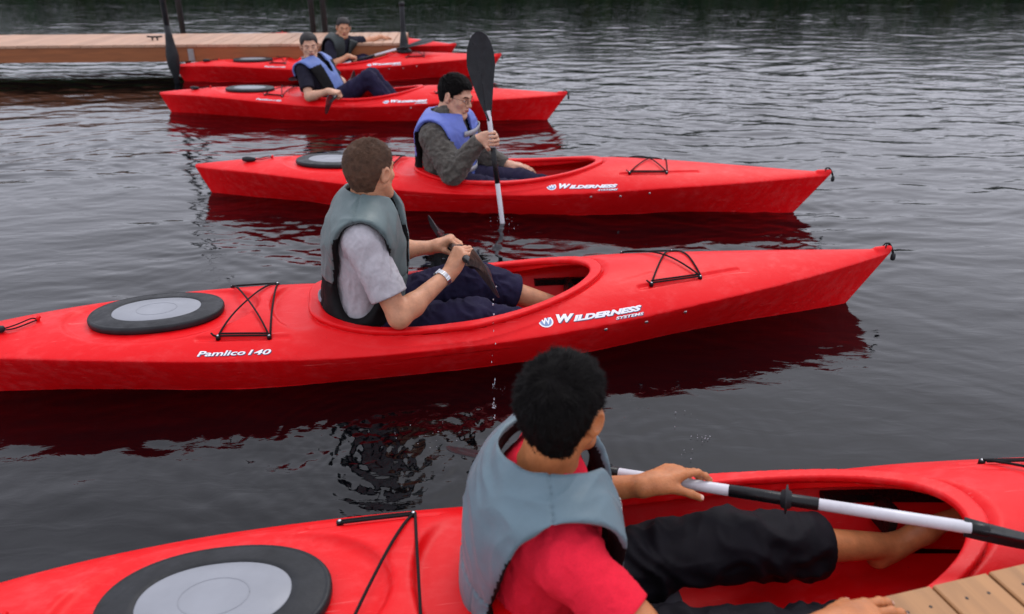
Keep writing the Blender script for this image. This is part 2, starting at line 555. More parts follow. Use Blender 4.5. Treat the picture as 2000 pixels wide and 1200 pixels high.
def rbox2(a, b, ha, hb, r):
    qa = np.abs(a) - (ha - r); qb = np.abs(b) - (hb - r)
    return np.sqrt(np.maximum(qa, 0) ** 2 + np.maximum(qb, 0) ** 2) + np.minimum(np.maximum(qa, qb), 0) - r
def capd(P, a, b, r):
    a = V(*a); b = V(*b); ba = b - a
    t = np.clip((P - a) @ ba / (ba @ ba), 0, 1)
    return np.linalg.norm(P - a - t[:, None] * ba, axis=1) - r

HX, HA, HB_ = 0.995, 0.252, 0.166        # hatch centre and half axes
def hull_fn(P):
    x, y, z = P[:, 0], P[:, 1], P[:, 2]
    ay = np.abs(y)
    xb = KL - np.maximum(0, 0.25 - z) * 0.72
    xs = np.maximum(0, 0.19 - z) * 0.45
    xc = np.clip(x, 0.0, KL)
    W = k_w(xc, z)
    side = ay - W
    deckz = k_deck(xc, y)
    top = (z - deckz) * 0.78
    ends = np.maximum(x - xb, xs - x) * 0.8
    d = smax(side, top, 0.006)
    d = smax(d, ends, 0.012)
    d = np.maximum(d, -0.106 - z)
    # nub on the bow tip
    d = smin(d, capd(P, (4.20, 0, .268), (4.262, 0, .272), .013), 0.02)
    # recess round the hatch
    e = np.sqrt(((x - HX - 0.02) / 0.36) ** 2 + (y / 0.225) ** 2)
    rec = smax((e - 1) * 0.24, 0.240 - z, 0.02)
    d = smax(d, -rec, 0.018)
    # seat for the lid, proud of the recess
    e2 = (np.abs((x - HX) / 0.236) ** 2.3 + np.abs(y / 0.150) ** 2.3) ** (1 / 2.3)
    d = smin(d, np.maximum((e2 - 1) * 0.18, z - 0.254), 0.004)
    # hollow behind the cockpit
    e3 = np.sqrt(((x - 1.56) / 0.13) ** 2 + (y / 0.22) ** 2)
    d = smax(d, -smax((e3 - 1) * 0.13, 0.232 - z, 0.02), 0.018)
    # cockpit base, wall and lip
    q = k_cock(x, y)
    zr = k_zr(x)
    d = smax(d, -np.maximum(q - 0.085, (zr - 0.015 + np.maximum(q - 0.030, 0) * 0.9) - z), 0.014)
    base = np.maximum(q - 0.060, (z - (zr - 0.016 - np.maximum(q - 0.022, 0) * 0.75)) * 0.8)
    base = np.maximum(base, 0.13 - z)
    base = smax(base, ay - k_side_y(xc, np.clip(z, 0.1, 0.4)) - 0.010 + np.where(z > deckz, 0, 0), 0.01) if False else base
    base = np.maximum(base, side + 0.006)
    d = smin(d, base, 0.022)
    lip = rbox2(q - 0.010, z - zr, 0.023, 0.0110, 0.0085)
    # crease beyond the cockpit nose
    g1 = np.minimum(capd(P, (2.70, .215, .300), (3.02, .125, .312), .012), capd(P, (2.70, -.215, .300), (3.02, -.125, .312), .012))
    d = smax(d, -g1, 0.012)
    for xa, xb2, yy in ((2.94, 3.42, (.198, .120)), (1.18, 1.50, (.240, .262))):
        pa = np.stack([np.full(2, 0.)] * 2) if False else None
        for s in (1, -1):
            za = float(k_deck(np.array([xa]), np.array([yy[0]]))[0]); zb = float(k_deck(np.array([xb2]), np.array([yy[1]]))[0])
            d = smax(d, -capd(P, (xa, s * yy[0], za + .004), (xb2, s * yy[1], zb + .006), .010), 0.010)
    # hollow inside
    cav = smax(ay - (W - 0.020), (z - (deckz - 0.024)) * 0.8, 0.03)
    cav = np.maximum(cav, np.maximum(1.60 - x, x - 3.45))
    opening = np.maximum(q + 0.004, 0.10 - z)
    cav = smin(cav, opening, 0.004)
    cav = smax(cav, -0.055 - z, 0.03)
    d = np.maximum(d, -cav)
    d = smin(d, lip, 0.006)
    return d

def tube_mesh(paths, r, n=6):
    vs, fs = [], []
    for path in paths:
        pts = [Vector(p) for p in path]
        base = len(vs)
        prev = None
        for i, p in enumerate(pts):
            t = (pts[min(i + 1, len(pts) - 1)] - pts[max(i - 1, 0)]).normalized()
            a = t.orthogonal().normalized() if prev is None else (prev - t * prev.dot(t)).normalized()
            prev = a
            b = t.cross(a)
            rr = r[i] if isinstance(r, (list, tuple)) else r
            for k in range(n):
                an = 2 * math.pi * k / n
                vs.append(tuple(p + (a * math.cos(an) + b * math.sin(an)) * rr))
        for i in range(len(pts) - 1):
            for k in range(n):
                fs.append((base + i * n + k, base + i * n + (k + 1) % n, base + (i + 1) * n + (k + 1) % n, base + (i + 1) * n + k))
        fs.append(tuple(base + k for k in reversed(range(n))))
        fs.append(tuple(base + (len(pts) - 1) * n + k for k in range(n)))
    return vs, fs

def catmull(pts, n=6):
    pts = [Vector(p) for p in pts]
    P = [pts[0] * 2 - pts[1]] + pts + [pts[-1] * 2 - pts[-2]]
    out = []
    for i in range(1, len(P) - 2):
        for k in range(n):
            t = k / n
            out.append(0.5 * ((2 * P[i]) + (P[i + 1] - P[i - 1]) * t + (2 * P[i - 1] - 5 * P[i] + 4 * P[i + 1] - P[i + 2]) * t * t
                              + (3 * P[i] - P[i - 1] - 3 * P[i + 1] + P[i + 2]) * t ** 3))
    out.append(P[-2])
    return [tuple(p) for p in out]

def tube_obj(name, paths, r, m, parent, n=6):
    v, f = tube_mesh(paths, r, n)
    return link_mesh(name, make_mesh(name, v, f, m), parent)

def loft_obj(name, rings, m, parent=None, closed=True, cap=True, smooth=True, sharp=None):
    """rings: list of equal-length point lists"""
    n = len(rings[0]); vs = [p for r in rings for p in r]; fs = []
    for i in range(len(rings) - 1):
        for k in range(n if closed else n - 1):
            fs.append((i * n + k, i * n + (k + 1) % n, (i + 1) * n + (k + 1) % n, (i + 1) * n + k))
    if cap:
        fs.append(tuple(reversed(range(n)))); fs.append(tuple((len(rings) - 1) * n + k for k in range(n)))
    me = make_mesh(name, vs, fs, m, smooth=smooth)
    if sharp: me.set_sharp_from_angle(angle=R(sharp))
    return link_mesh(name, me, parent)

def superell(cx, cy, a, b, z, p=2.2, n=64):
    out = []
    for k in range(n):
        t = 2 * math.pi * k / n
        c, s = math.cos(t), math.sin(t)
        out.append((cx + a * math.copysign(abs(c) ** (2 / p), c), cy + b * math.copysign(abs(s) ** (2 / p), s), z))
    return out

def text_on_hull(txt, x0, z0, height, width, shear, m, parent, name, off=0.0018, bold=0.0, dz=0.0, dx=0.0, slope=0.0):
    """flat print: letters laid on the near flank (starboard, y < 0) of the hull"""
    cu = bpy.data.curves.new('lettering', 'FONT')
    cu.body = txt; cu.size = 1.0; cu.shear = shear; cu.offset = bold; cu.resolution_u = 3
    cu.space_character = 1.0
    tmp = bpy.data.objects.new('tmp', cu)
    COL.objects.link(tmp)
    dg = bpy.context.evaluated_depsgraph_get()
    me = bpy.data.meshes.new_from_object(tmp.evaluated_get(dg))
    bpy.data.objects.remove(tmp)
    bm = bmesh.new(); bm.from_mesh(me)
    bmesh.ops.triangulate(bm, faces=bm.faces)
    for _ in range(2):
        L = [e for e in bm.edges if e.calc_length() > 0.22]
        if L: bmesh.ops.subdivide_edges(bm, edges=L, cuts=1)
        bmesh.ops.triangulate(bm, faces=bm.faces)
    co = np.array([v.co[:] for v in bm.verts])
    mn, mx = co.min(0), co.max(0)
    u = (co[:, 0] - mn[0]) / (mx[0] - mn[0]); w = (co[:, 1] - mn[1]) / (mx[1] - mn[1])
    # distance along the flank: heights are measured up the sloping skin
    xs = x0 + dx + u * width
    zs = z0 + dz + w * height + slope * u
    ys = -(k_side_y(xs, zs))
    e = 1e-3
    nx = -( -(k_side_y(xs + e, zs)) - ys) / e
    nz = -( -(k_side_y(xs, zs + e)) - ys) / e
    nn = np.stack([nx, np.full_like(nx, 1.0), nz], 1); nn = -nn / np.linalg.norm(nn, axis=1)[:, None]
    nn[:, 0] = -(nx) * -1 / np.sqrt(nx ** 2 + 1 + nz ** 2) * -1
    P = np.stack([xs, ys, zs], 1) + nn * off
    for v, p in zip(bm.verts, P): v.co = p
    out = bpy.data.meshes.new(name); bm.to_mesh(out); bm.free()
    out.materials.append(m)
    # faces must look outward (-y)
    bmn = np.zeros(len(out.polygons) * 3); out.polygons.foreach_get('normal', bmn)
    if bmn.reshape(-1, 3)[:, 1].mean() > 0: out.flip_normals()
    return link_mesh(name, out, parent)

def disc_on_hull(x0, z0, r, m, parent, name, off, ring=None):
    vs, fs = [], []
    n = 32
    # arc length up the flank
    e = 1e-3
    dy = float(k_side_y(x0, z0 + e) - k_side_y(x0, z0)) / e
    kz = 1 / math.sqrt(1 + dy * dy)
    radii = [0, r * 0.5, r] if ring is None else [ring, r]
    for rr in radii:
        for k in range(n):
            t = 2 * math.pi * k / n
            x = x0 + rr * math.cos(t); z = z0 + rr * math.sin(t) * kz
            y = -float(k_side_y(x, z))
            nv = unit((0, -1, -dy)) ; nv = unit((0, -1, -dy)) if dy < 0 else nv
            nv = unit((0, -1.0, max(-dy, 0)))
            vs.append((x, y + nv[1] * off, z + nv[2] * off))
    for i in range(len(radii) - 1):
        for k in range(n):
            fs.append((i * n + k, i * n + (k + 1) % n, (i + 1) * n + (k + 1) % n, (i + 1) * n + k))
    me = make_mesh(name, vs, fs, m)
    nrm = np.zeros(len(me.polygons) * 3); me.polygons.foreach_get('normal', nrm)
    if nrm.reshape(-1, 3)[:, 1].mean() > 0: me.flip_normals()
    return link_mesh(name, me, parent)

def build_kayak():
    root = empty('kayak')
    v, q, nrm = surface(hull_fn, (-0.03, -0.40, -0.125), (4.31, 0.40, 0.385), 0.0070, B=8, newton=3)
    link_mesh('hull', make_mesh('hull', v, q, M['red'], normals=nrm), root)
    # hatch cover: thick rubber rim, flat grey plate set in it
    HZ = 0.256
    rings = [superell(HX, 0, HA * a, HB_ * a2, HZ + z) for a, a2, z in
             ((.94, .93, -.014), (.985, .98, -.014), (1.0, 1.0, -.006), (1.0, 1.0, .006), (.988, .982, .012), (.96, .95, .0145), (.955, .943, .0135), (.94, .925, .0140), (.80, .79, .0165), (.72, .70, .0175), (.665, .64, .0170), (.655, .625, .0145))]
    lid = loft_obj('hatch_cover', rings, M['rubber'], root)
    rings = [superell(HX, 0, HA * a, HB_ * a2, HZ + z) for a, a2, z in ((.655, .625, .010), (.655, .625, .0148), (.645, .615, .0160), (.3, .3, .0170), (.02, .02, .0174))]
    link = loft_obj('hatch_plate', rings, M['plate'], lid)
    # moulded ring in the plate
    tube_obj('moulded_ring', [[(HX + .075 * math.cos(t), .055 * math.sin(t), HZ + .0170) for t in np.linspace(0, 2 * math.pi, 40)]], .0013, M['plate'], lid, 5)
    dk = lambda x, y, o=.005: (x, y, float(k_deck(np.array([x]), np.array([y]))[0]) + o)
    def run(a, b, o=.005, n=9, lift=0.0):
        out = []
        for i in range(n):
            t = i / (n - 1)
            x = a[0] + (b[0] - a[0]) * t; y = a[1] + (b[1] - a[1]) * t
            p = dk(x, y, o); out.append((p[0], p[1], p[2] + lift * math.sin(math.pi * t)))
        return out
    for (xa, ya, xb, yb) in ((2.992, .186, 3.225, .160), (1.25, .242, 1.435, .258)):
        cords = []
        for s in (1, -1):
            cords.append(run((xa, s * ya), (xb, s * yb), .009))
            cords.append(run((xa + .004, s * (ya - .012)), (xb - .004, s * (yb - .012)), .008))
        cords.append(run((xa, -ya), (xb, yb), .006, 15, .004))
        tube_obj('bungee_cross_cord', [run((xb, -yb), (xa, ya), .010, 15, .004)], .0038, M['cord'], root, 6)
        cords.append(run((xb + .005, -yb), (xb + .005, yb), .006, 13))
        e = dk(xa, -ya)
        cords.append([(e[0], e[1], e[2]), (e[0] - .014, e[1] - .004, e[2] + .010), (e[0] - .022, e[1] + .004, e[2] + .016)])
        tube_obj('bungee_cord', cords, .0038, M['cord'], root, 6)
        for s in (1, -1):
            for x, y in ((xa, ya), (xb, yb)):
                p = dk(x, s * y, .0)
                o = loft_obj('deck_fitting', [[(p[0] + r * math.cos(t), p[1] + r * math.sin(t), p[2] + z) for t in np.linspace(0, 2 * math.pi, 12, endpoint=False)]
                      for r, z in ((.009, -.006), (.009, .007), (.007, .010))], M['black'], root)
                loft_obj('screw', [[(p[0] + r * math.cos(t), p[1] + r * math.sin(t), p[2] + z) for t in np.linspace(0, 2 * math.pi, 10, endpoint=False)]
                      for r, z in ((.0048, .009), (.0048, .0115), (.0028, .0128))], M['steel'], o)
    # screws of the foot braces in the flank
    for x, z in ((2.755, .150), (2.94, .153), (3.12, .172)):
        y = -float(k_side_y(x, z))
        loft_obj('screw', [[(x + r * math.cos(t), y - d, z + r * math.sin(t)) for t in np.linspace(0, 2 * math.pi, 12, endpoint=False)]
                 for r, d in ((.0075, -.004), (.0075, .0025), (.004, .0045))], M['steel'], root)
        y = -y
        loft_obj('screw', [[(x + r * math.cos(-t), y + d, z + r * math.sin(-t)) for t in np.linspace(0, 2 * math.pi, 12, endpoint=False)]
                 for r, d in ((.0075, -.004), (.0075, .0025), (.004, .0045))], M['steel'], root)
    # foot braces inside, both sides
    for s in (1, -1):
        w = lambda x, z: float(k_w(np.array([x]), np.array([z]))[0])
        rings = []
        for x in np.linspace(2.60, 2.98 if s > 0 else 2.72, 6):
            y = s * (w(x, .125) - .030)
            rings.append([(x, y + a, .125 + b) for a, b in ((-.012, -.014), (.012, -.014), (.012, .014), (-.012, .014))])
        fb = loft_obj('foot_brace', rings, M['black'], root, smooth=False)
        y = s * (w(2.74, .08) - .080)
        loft_obj('foot_pedal', [[(2.74 + dx, y + a, .115 + b) for a, b in ((-.036, -.038), (.036, -.038), (.040, .0), (.034, .050), (-.034, .050), (-.040, 0))] for dx in (-.012, .012)], M['black'], fb, sharp=40)
    # stern handle: cord loop and moulded toggle lying on the deck
    p = dk(.66, .0, .004)
    tg = loft_obj('carry_handle', [[(.42 + dx, -.05 + .001 * i + a * rr, .262 + b * rr) for a, b in
          [(math.cos(t), math.sin(t)) for t in np.linspace(0, 2 * math.pi, 12, endpoint=False)]] for i, (dx, rr) in
          enumerate(((-.045, .008), (-.040, .015), (-.01, .019), (.02, .016), (.04, .012), (.044, .006)))], M['rubber'], root)
    tube_obj('handle_cord', [catmull([(.455, -.05, .262), (.50, -.03, .268), (.545, .0, .275), (.56, .012, .262)]),
                             catmull([(.45, -.055, .26), (.50, -.05, .262), (.55, -.01, .266), (.56, .012, .262)])], .0028, M['cord'], tg)
    tube_obj('handle_peg', [[(.56, .012, .235), (.56, .012, .268), (.568, .012, .276)]], .008, M['red'], tg)
    # bow loop and bead
    bl = tube_obj('bow_loop', [catmull([(4.235, -.012, .276), (4.245, -.004, .295), (4.265, .004, .292), (4.286, .0, .262), (4.292, -.006, .238)]),
                          catmull([(4.235, .012, .276), (4.245, .006, .294), (4.262, .008, .290), (4.280, .004, .262), (4.290, -.004, .238)])], .0032, M['cord'], root)
    loft_obj('toggle', [[(4.292 + r * math.cos(t), -.005 + r * math.sin(t), z) for t in np.linspace(0, 2 * math.pi, 10, endpoint=False)]
             for r, z in ((.004, .245), (.010, .240), (.012, .225), (.010, .212), (.004, .208))], M['rubber'], bl)
    # seat: pan on the floor, back band standing at the rear of the cockpit
    def pad(name, pts, th, m, parent):
        nx, ny = len(pts), len(pts[0])
        A = np.array(pts, float)
        du = np.gradient(A, axis=0); dv = np.gradient(A, axis=1)
        nn = np.cross(du, dv); nn /= np.linalg.norm(nn, axis=2)[..., None]
        edge = np.minimum(np.minimum(np.arange(nx), np.arange(nx)[::-1])[:, None] / 2.0, np.minimum(np.arange(ny), np.arange(ny)[::-1])[None] / 2.0)
        tt = th * np.sqrt(np.clip(edge, 0.05, 1))[..., None] * 0.5
        a, b = A + nn * tt, A - nn * tt
        vs = np.concatenate([a.reshape(-1, 3), b.reshape(-1, 3)]); n = nx * ny; fs = []
        for i in range(nx - 1):
            for j in range(ny - 1):
                k = i * ny + j
                fs.append((k, k + ny, k + ny + 1, k + 1)); fs.append((n + k, n + k + 1, n + k + ny + 1, n + k + ny))
        rim = [i * ny for i in range(nx)] + [(nx - 1) * ny + j for j in range(1, ny)] + [i * ny + ny - 1 for i in range(nx - 2, -1, -1)] + [j for j in range(ny - 2, 0, -1)]
        for i in range(len(rim)):
            c, d = rim[i], rim[(i + 1) % len(rim)]
            fs.append((c, n + c, n + d, d))
        me = make_mesh(name, vs, fs, m)
        bm = bmesh.new(); bm.from_mesh(me); bmesh.ops.recalc_face_normals(bm, faces=bm.faces); bm.to_mesh(me); bm.free()
        return link_mesh(name, me, parent)
    pan = [[(1.73 + .38 * i / 9, -.19 + .38 * j / 9, -.045 + .075 * ((j - 4.5) / 4.5) ** 2 * .5 + .05 * max(0, (i - 5) / 4) ** 2 + .02) for j in range(10)] for i in range(10)]
    st = pad('seat', pan, .03, M['grey_pad'], root)
    back = [[(1.715 + .05 * (1 - ((j - 6) / 6) ** 2) * -1 + .10 * abs((j - 6) / 6) ** 2.5 - .045 * i / 9, -.175 * (1 - .12 * (i / 9) ** 3) + .35 * (1 - .12 * (i / 9) ** 3) * j / 12,
              .02 + (.262 - .05 * abs((j - 6) / 6) ** 3) * i / 9) for j in range(13)] for i in range(10)]
    pad('backrest', back, .030, M['grey_pad'], st)
    pad('backrest_cover', [[(x + .021, y * .9, z * .94 + .006) for x, y, z in r] for r in back], .02, mat('grey_violet_cloth', (.13, .12, .17), .8, var=.2), st)
    # print on the near flank
    decal = empty('maker_decal'); decal.parent = root
    disc_on_hull(2.505, .202, .030, M['decal_white'], decal, 'badge_rim', .0016)
    disc_on_hull(2.505, .202, .0235, M['decal_blue'], decal, 'badge_disc', .0022)
    text_on_hull('W', 2.485, .1945, .016, .040, 0.0, M['decal_white'], decal, 'badge_letter', .0028, .03)
    for (t, x, z, h, w, sh, bo, sl) in (('W', 2.552, .196, .0215, .074, .32, .06, .001), ('ILDERNESS', 2.617, .197, .0160, .300, .32, .06, .012), ('SYSTEMS', 2.795, .190, .0085, .125, .30, .03, .005)):
        text_on_hull(t, x, z, h, w, sh, M['decal_dark'], decal, 'lettering_shadow', .0014, bo + .01, dz=-.0018, dx=.003, slope=sl)
        text_on_hull(t, x, z, h, w, sh, M['decal_white'], decal, 'lettering', .0022, bo, slope=sl)
    d2 = empty('model_decal'); d2.parent = root
    for (t, x, z, w, sl) in (('Pamlico', 1.178, .199, .172, -.006), ('140', 1.358, .192, .084, -.004)):
        text_on_hull(t, x, z, .0125, w, .30, M['decal_dark'], d2, 'lettering_shadow', .0014, .035, dz=-.0014, dx=.002, slope=sl)
        text_on_hull(t, x, z, .0125, w, .30, M['decal_white'], d2, 'lettering', .0022, .022, slope=sl)
    return root

KPOSE = {1: (.475, 1.428, .150), 2: (-.288, 2.986, .211), 3: (-.087, 5.049, -.107), 4: (-1.581, 8.056, -.102), 5: (-2.268, 10.657, .133), 6: (-2.67, 13.32, -.55)}
def k_place(o, k):
    X, Y, a = KPOSE[k]
    o.location = (X - KL / 2 * math.cos(a), Y - KL / 2 * math.sin(a), 0)
    o.rotation_euler = (0, 0, a)
def k_world(k, p):
    X, Y, a = KPOSE[k]; x = p[0] - KL / 2
    return V(X + x * math.cos(a) - p[1] * math.sin(a), Y + x * math.sin(a) + p[1] * math.cos(a), p[2])
def k_local(k, P):
    X, Y, a = KPOSE[k]
    dx, dy = P[..., 0] - X, P[..., 1] - Y
    return dx * math.cos(a) + dy * math.sin(a) + KL / 2, -dx * math.sin(a) + dy * math.cos(a)
def k_px(k, px, py, lat):
    """kayak coordinates of what a pixel shows, in the upright plane lat metres to port of the keel"""
    X, Y, a = KPOSE[k]; v = ray(px, py); n = V(-math.sin(a), math.cos(a)); e = V(math.cos(a), math.sin(a)); o = V(X, Y)
    t = (lat + o @ n) / (v[:2] @ n); P = v * t + V(0, 0, CAM_H)
    return V((P[:2] - o) @ e + KL / 2, lat, P[2])

K_LABEL = {
 1: 'nearest red kayak beside the near dock, under the paddler in the red tee',
 2: 'second nearest red kayak, in which the man in the grey tee sits',
 3: 'red kayak carrying the paddler in grey fleece who holds an upright paddle',
 4: 'red kayak just behind the fleece paddler, its paddler leaning back with raised navy knees',
 5: 'red kayak lying closest along the far dock, its paddler reaching to the dock edge',
 6: 'farthest red kayak, half hidden behind the end of the far dock'}
kayak0 = build_kayak()
for k in range(1, 7):
    o = kayak0 if k == 1 else copy_tree(kayak0)
    k_place(o, k)
    tag(o, K_LABEL[k], 'kayak', 'red kayaks on the lake')
for ch in list(kayak0.children):
    if ch.name.startswith('bungee_cross_cord') and ch.data.vertices[0].co.x < 2:
        bpy.data.objects.remove(ch)          # this boat has its aft cord slipped off on one side

# the fleece paddler leans on a red moulded seat back that stands up out of the cockpit
k3 = [o for o in bpy.data.objects if o.get('label') == K_LABEL[3]][0]
for ch in k3.children:
    if ch.name.startswith('seat'):
        for b in ch.children:
            if b.name.startswith('backrest'):
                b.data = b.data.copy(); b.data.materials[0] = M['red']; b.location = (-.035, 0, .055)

# ------------------------------------------------------------------ the lake
def waves():
    W = []
    rg = np.random.default_rng(11)
    for i in range(64):
        lam = 0.075 * (1.15 / 0.075) ** (rg.random() ** 1.1)
        th = -math.pi / 2 + rg.normal() * 0.42 + 0.12
        W.append((2 * math.pi / lam * math.cos(th), 2 * math.pi / lam * math.sin(th), rg.random() * 6.28, lam))
    return W
def water_height(X, Y):
    P = np.stack([X, Y, np.zeros_like(X)], -1).reshape(-1, 3)
    Xf, Yf = P[:, 0], P[:, 1]
    gust = np.clip(0.8 + 0.9 * pnoise(P * V(.22, .40, 1) + 5), 0.3, 1.7)
    far = np.clip((Yf - 1.0) / 4.6, 0.0, 1.0) ** 0.8 * (1 - 0.86 * np.clip((Yf - 10.5) / 7, 0, 1))
    amp = (0.36 + 0.64 * far) * gust
    wx = pnoise(P * 0.7 + 11) * 0.30; wy = pnoise(P * 0.7 + 31) * 0.30
    wx += pnoise(P * 2.1 + 41) * 0.07; wy += pnoise(P * 2.1 + 61) * 0.07
    h = np.zeros(len(P))
    for kx, ky, ph, lam in waves():
        k = math.hypot(kx, ky)
        a = 0.0115 / k * (0.85 if lam > .4 else 1.35)
        s = np.sin(kx * (Xf + wx) + ky * (Yf + wy) + ph)
        h += a * s
    h *= amp
    # churned patches: where paddles have just been
    for cx, cy, rad, A in (at_z(760, 860, 0)[:2].tolist() + [.46, 1.25], at_z(900, 660, 0)[:2].tolist() + [.3, .6], at_z(960, 470, 0)[:2].tolist() + [.45, .8]):
        r2 = ((Xf - cx) ** 2 + ((Yf - cy) * 1.15) ** 2) / rad ** 2
        m = np.exp(-r2 * 1.3) * A
        s = r2 < 6
        if s.any():
            Q = P[s]
            q = Q * 19 + pnoise(Q * 4)[:, None] * 1.8
            t = (0.5 - np.abs(pnoise(q))) * 0.0030 + (0.5 - np.abs(pnoise(q * 2.1 + 9))) * 0.0022
            h[s] += m[s] * t
    # rings
    for px, py, lam, A, rad in ((1335, 870, .075, .00045, .42), (790, 880, .060, .0006, .75), (690, 850, .045, .0003, .5), (978, 428, .10, .0022, .40), (1560, 418, .16, .002, .4)):
        cx, cy, _ = at_z(px, py, 0)
        r = np.sqrt((Xf - cx) ** 2 + (Yf - cy) ** 2)
        s = r < rad * 2.2
        h[s] += A * np.sin(2 * math.pi * r[s] / lam + 1.2 * pnoise(P[s] * 5)) * np.exp(-(r[s] / rad) ** 2) * np.clip(r[s] / .03, 0, 1)
    return h.reshape(X.shape)

def build_water():
    ys = [-6, -3, -1, 0.3, 0.9]; y = 1.15
    while y < 26:
        ys.append(y); y += max(0.0105, 0.0042 * y)
    while y < 190:
        ys.append(y); y += 0.022 * y
    ys += [200, 320, 600, 900]
    ys = np.array(ys)
    u = np.linspace(-1, 1, 760)
    uu = np.sign(u) * (np.abs(u) * 0.985 + np.maximum(0, np.abs(u) - 0.96) * 14)
    Yg, Ug = np.meshgrid(ys, uu, indexing='ij')
    Xg = Ug * (0.72 * np.maximum(Yg, 0.6) + 0.62)
    Hh = water_height(Xg, Yg)
    fade = np.clip((Yg + 1) / 2, 0, 1) * np.clip((60 - Yg) / 40, 0.0, 1) * np.clip((1.35 - np.abs(Ug)) / .3, 0, 1)
    Hh *= fade
    # calm the surface against the hulls and open it where they displace it
    P = np.stack([Xg, Yg], -1)
    cut = np.zeros(Xg.shape, bool)
    for k in KPOSE:
        x, yl = k_local(k, P)
        inside = (x > 0.08) & (x < 4.1)
        w = k_w(np.clip(x, 0.0, KL), np.zeros_like(x))
        cut |= inside & (np.abs(yl) < w - 0.030)
    ny, nx = Xg.shape
    idx = np.arange(ny * nx).reshape(ny, nx)
    q = np.stack([idx[:-1, :-1], idx[:-1, 1:], idx[1:, 1:], idx[1:, :-1]], -1).reshape(-1, 4)
    c = cut.ravel()
    q = q[~(c[q].all(1))]
    me = make_mesh('lake_water', np.stack([Xg, Yg, Hh], -1).reshape(-1, 3), q, M_water())
    o = link_mesh('lake_water', me)
    tag(o, kind='structure', label='dark rippled lake water under an overcast sky')
    return o

def M_water():
    m = bpy.data.materials.new('water')
    m.use_nodes = True
    nt = m.node_tree; N = nt.nodes; Lk = nt.links
    p = N['Principled BSDF']
    p.inputs['Base Color'].default_value = (0.0008, 0.0009, 0.0014, 1)
    p.inputs['Roughness'].default_value = 0.035
    p.inputs['IOR'].default_value = 1.37
    tc = N.new('ShaderNodeTexCoord')
    def noise(sc, st, det=4, w=0.0):
        mp = N.new('ShaderNodeMapping'); mp.inputs['Scale'].default_value = st; mp.inputs['Location'].default_value = (w, w, 0)
        mp.inputs['Rotation'].default_value = (0, 0, 0.12)
        Lk.new(tc.outputs['Object'], mp.inputs['Vector'])
        n = N.new('ShaderNodeTexNoise'); n.inputs['Scale'].default_value = sc; n.inputs['Detail'].default_value = det
        n.inputs['Distortion'].default_value = 0.6
        Lk.new(mp.outputs[0], n.inputs['Vector']); return n
    a = noise(11.0, (0.55, 1.35, 1), 4)
    b = noise(2.6, (0.5, 1.3, 1), 3, 3.0)
    # ripples die down near the shore where the boats shelter the water
    sep = N.new('ShaderNodeSeparateXYZ'); Lk.new(tc.outputs['Object'], sep.inputs[0])
    mr = N.new('ShaderNodeMapRange'); mr.inputs['From Min'].default_value = 1.5; mr.inputs['From Max'].default_value = 12
    mr.inputs['To Min'].default_value = 0.34; mr.inputs['To Max'].default_value = 0.42
    Lk.new(sep.outputs['Y'], mr.inputs['Value'])
    b1 = N.new('ShaderNodeBump'); b1.inputs['Distance'].default_value = 0.007
    Lk.new(mr.outputs[0], b1.inputs['Strength']); Lk.new(a.outputs['Fac'], b1.inputs['Height'])
    b2 = N.new('ShaderNodeBump'); b2.inputs['Distance'].default_value = 0.020
    mr2 = N.new('ShaderNodeMapRange'); mr2.inputs['From Min'].default_value = 3; mr2.inputs['From Max'].default_value = 30
    mr2.inputs['To Min'].default_value = 0.05; mr2.inputs['To Max'].default_value = 0.3
    Lk.new(sep.outputs['Y'], mr2.inputs['Value'])
    Lk.new(mr2.outputs[0], b2.inputs['Strength']); Lk.new(b.outputs['Fac'], b2.inputs['Height'])
    Lk.new(b1.outputs[0], b2.inputs['Normal'])
    Lk.new(b2.outputs[0], p.inputs['Normal'])
    return m
build_water()

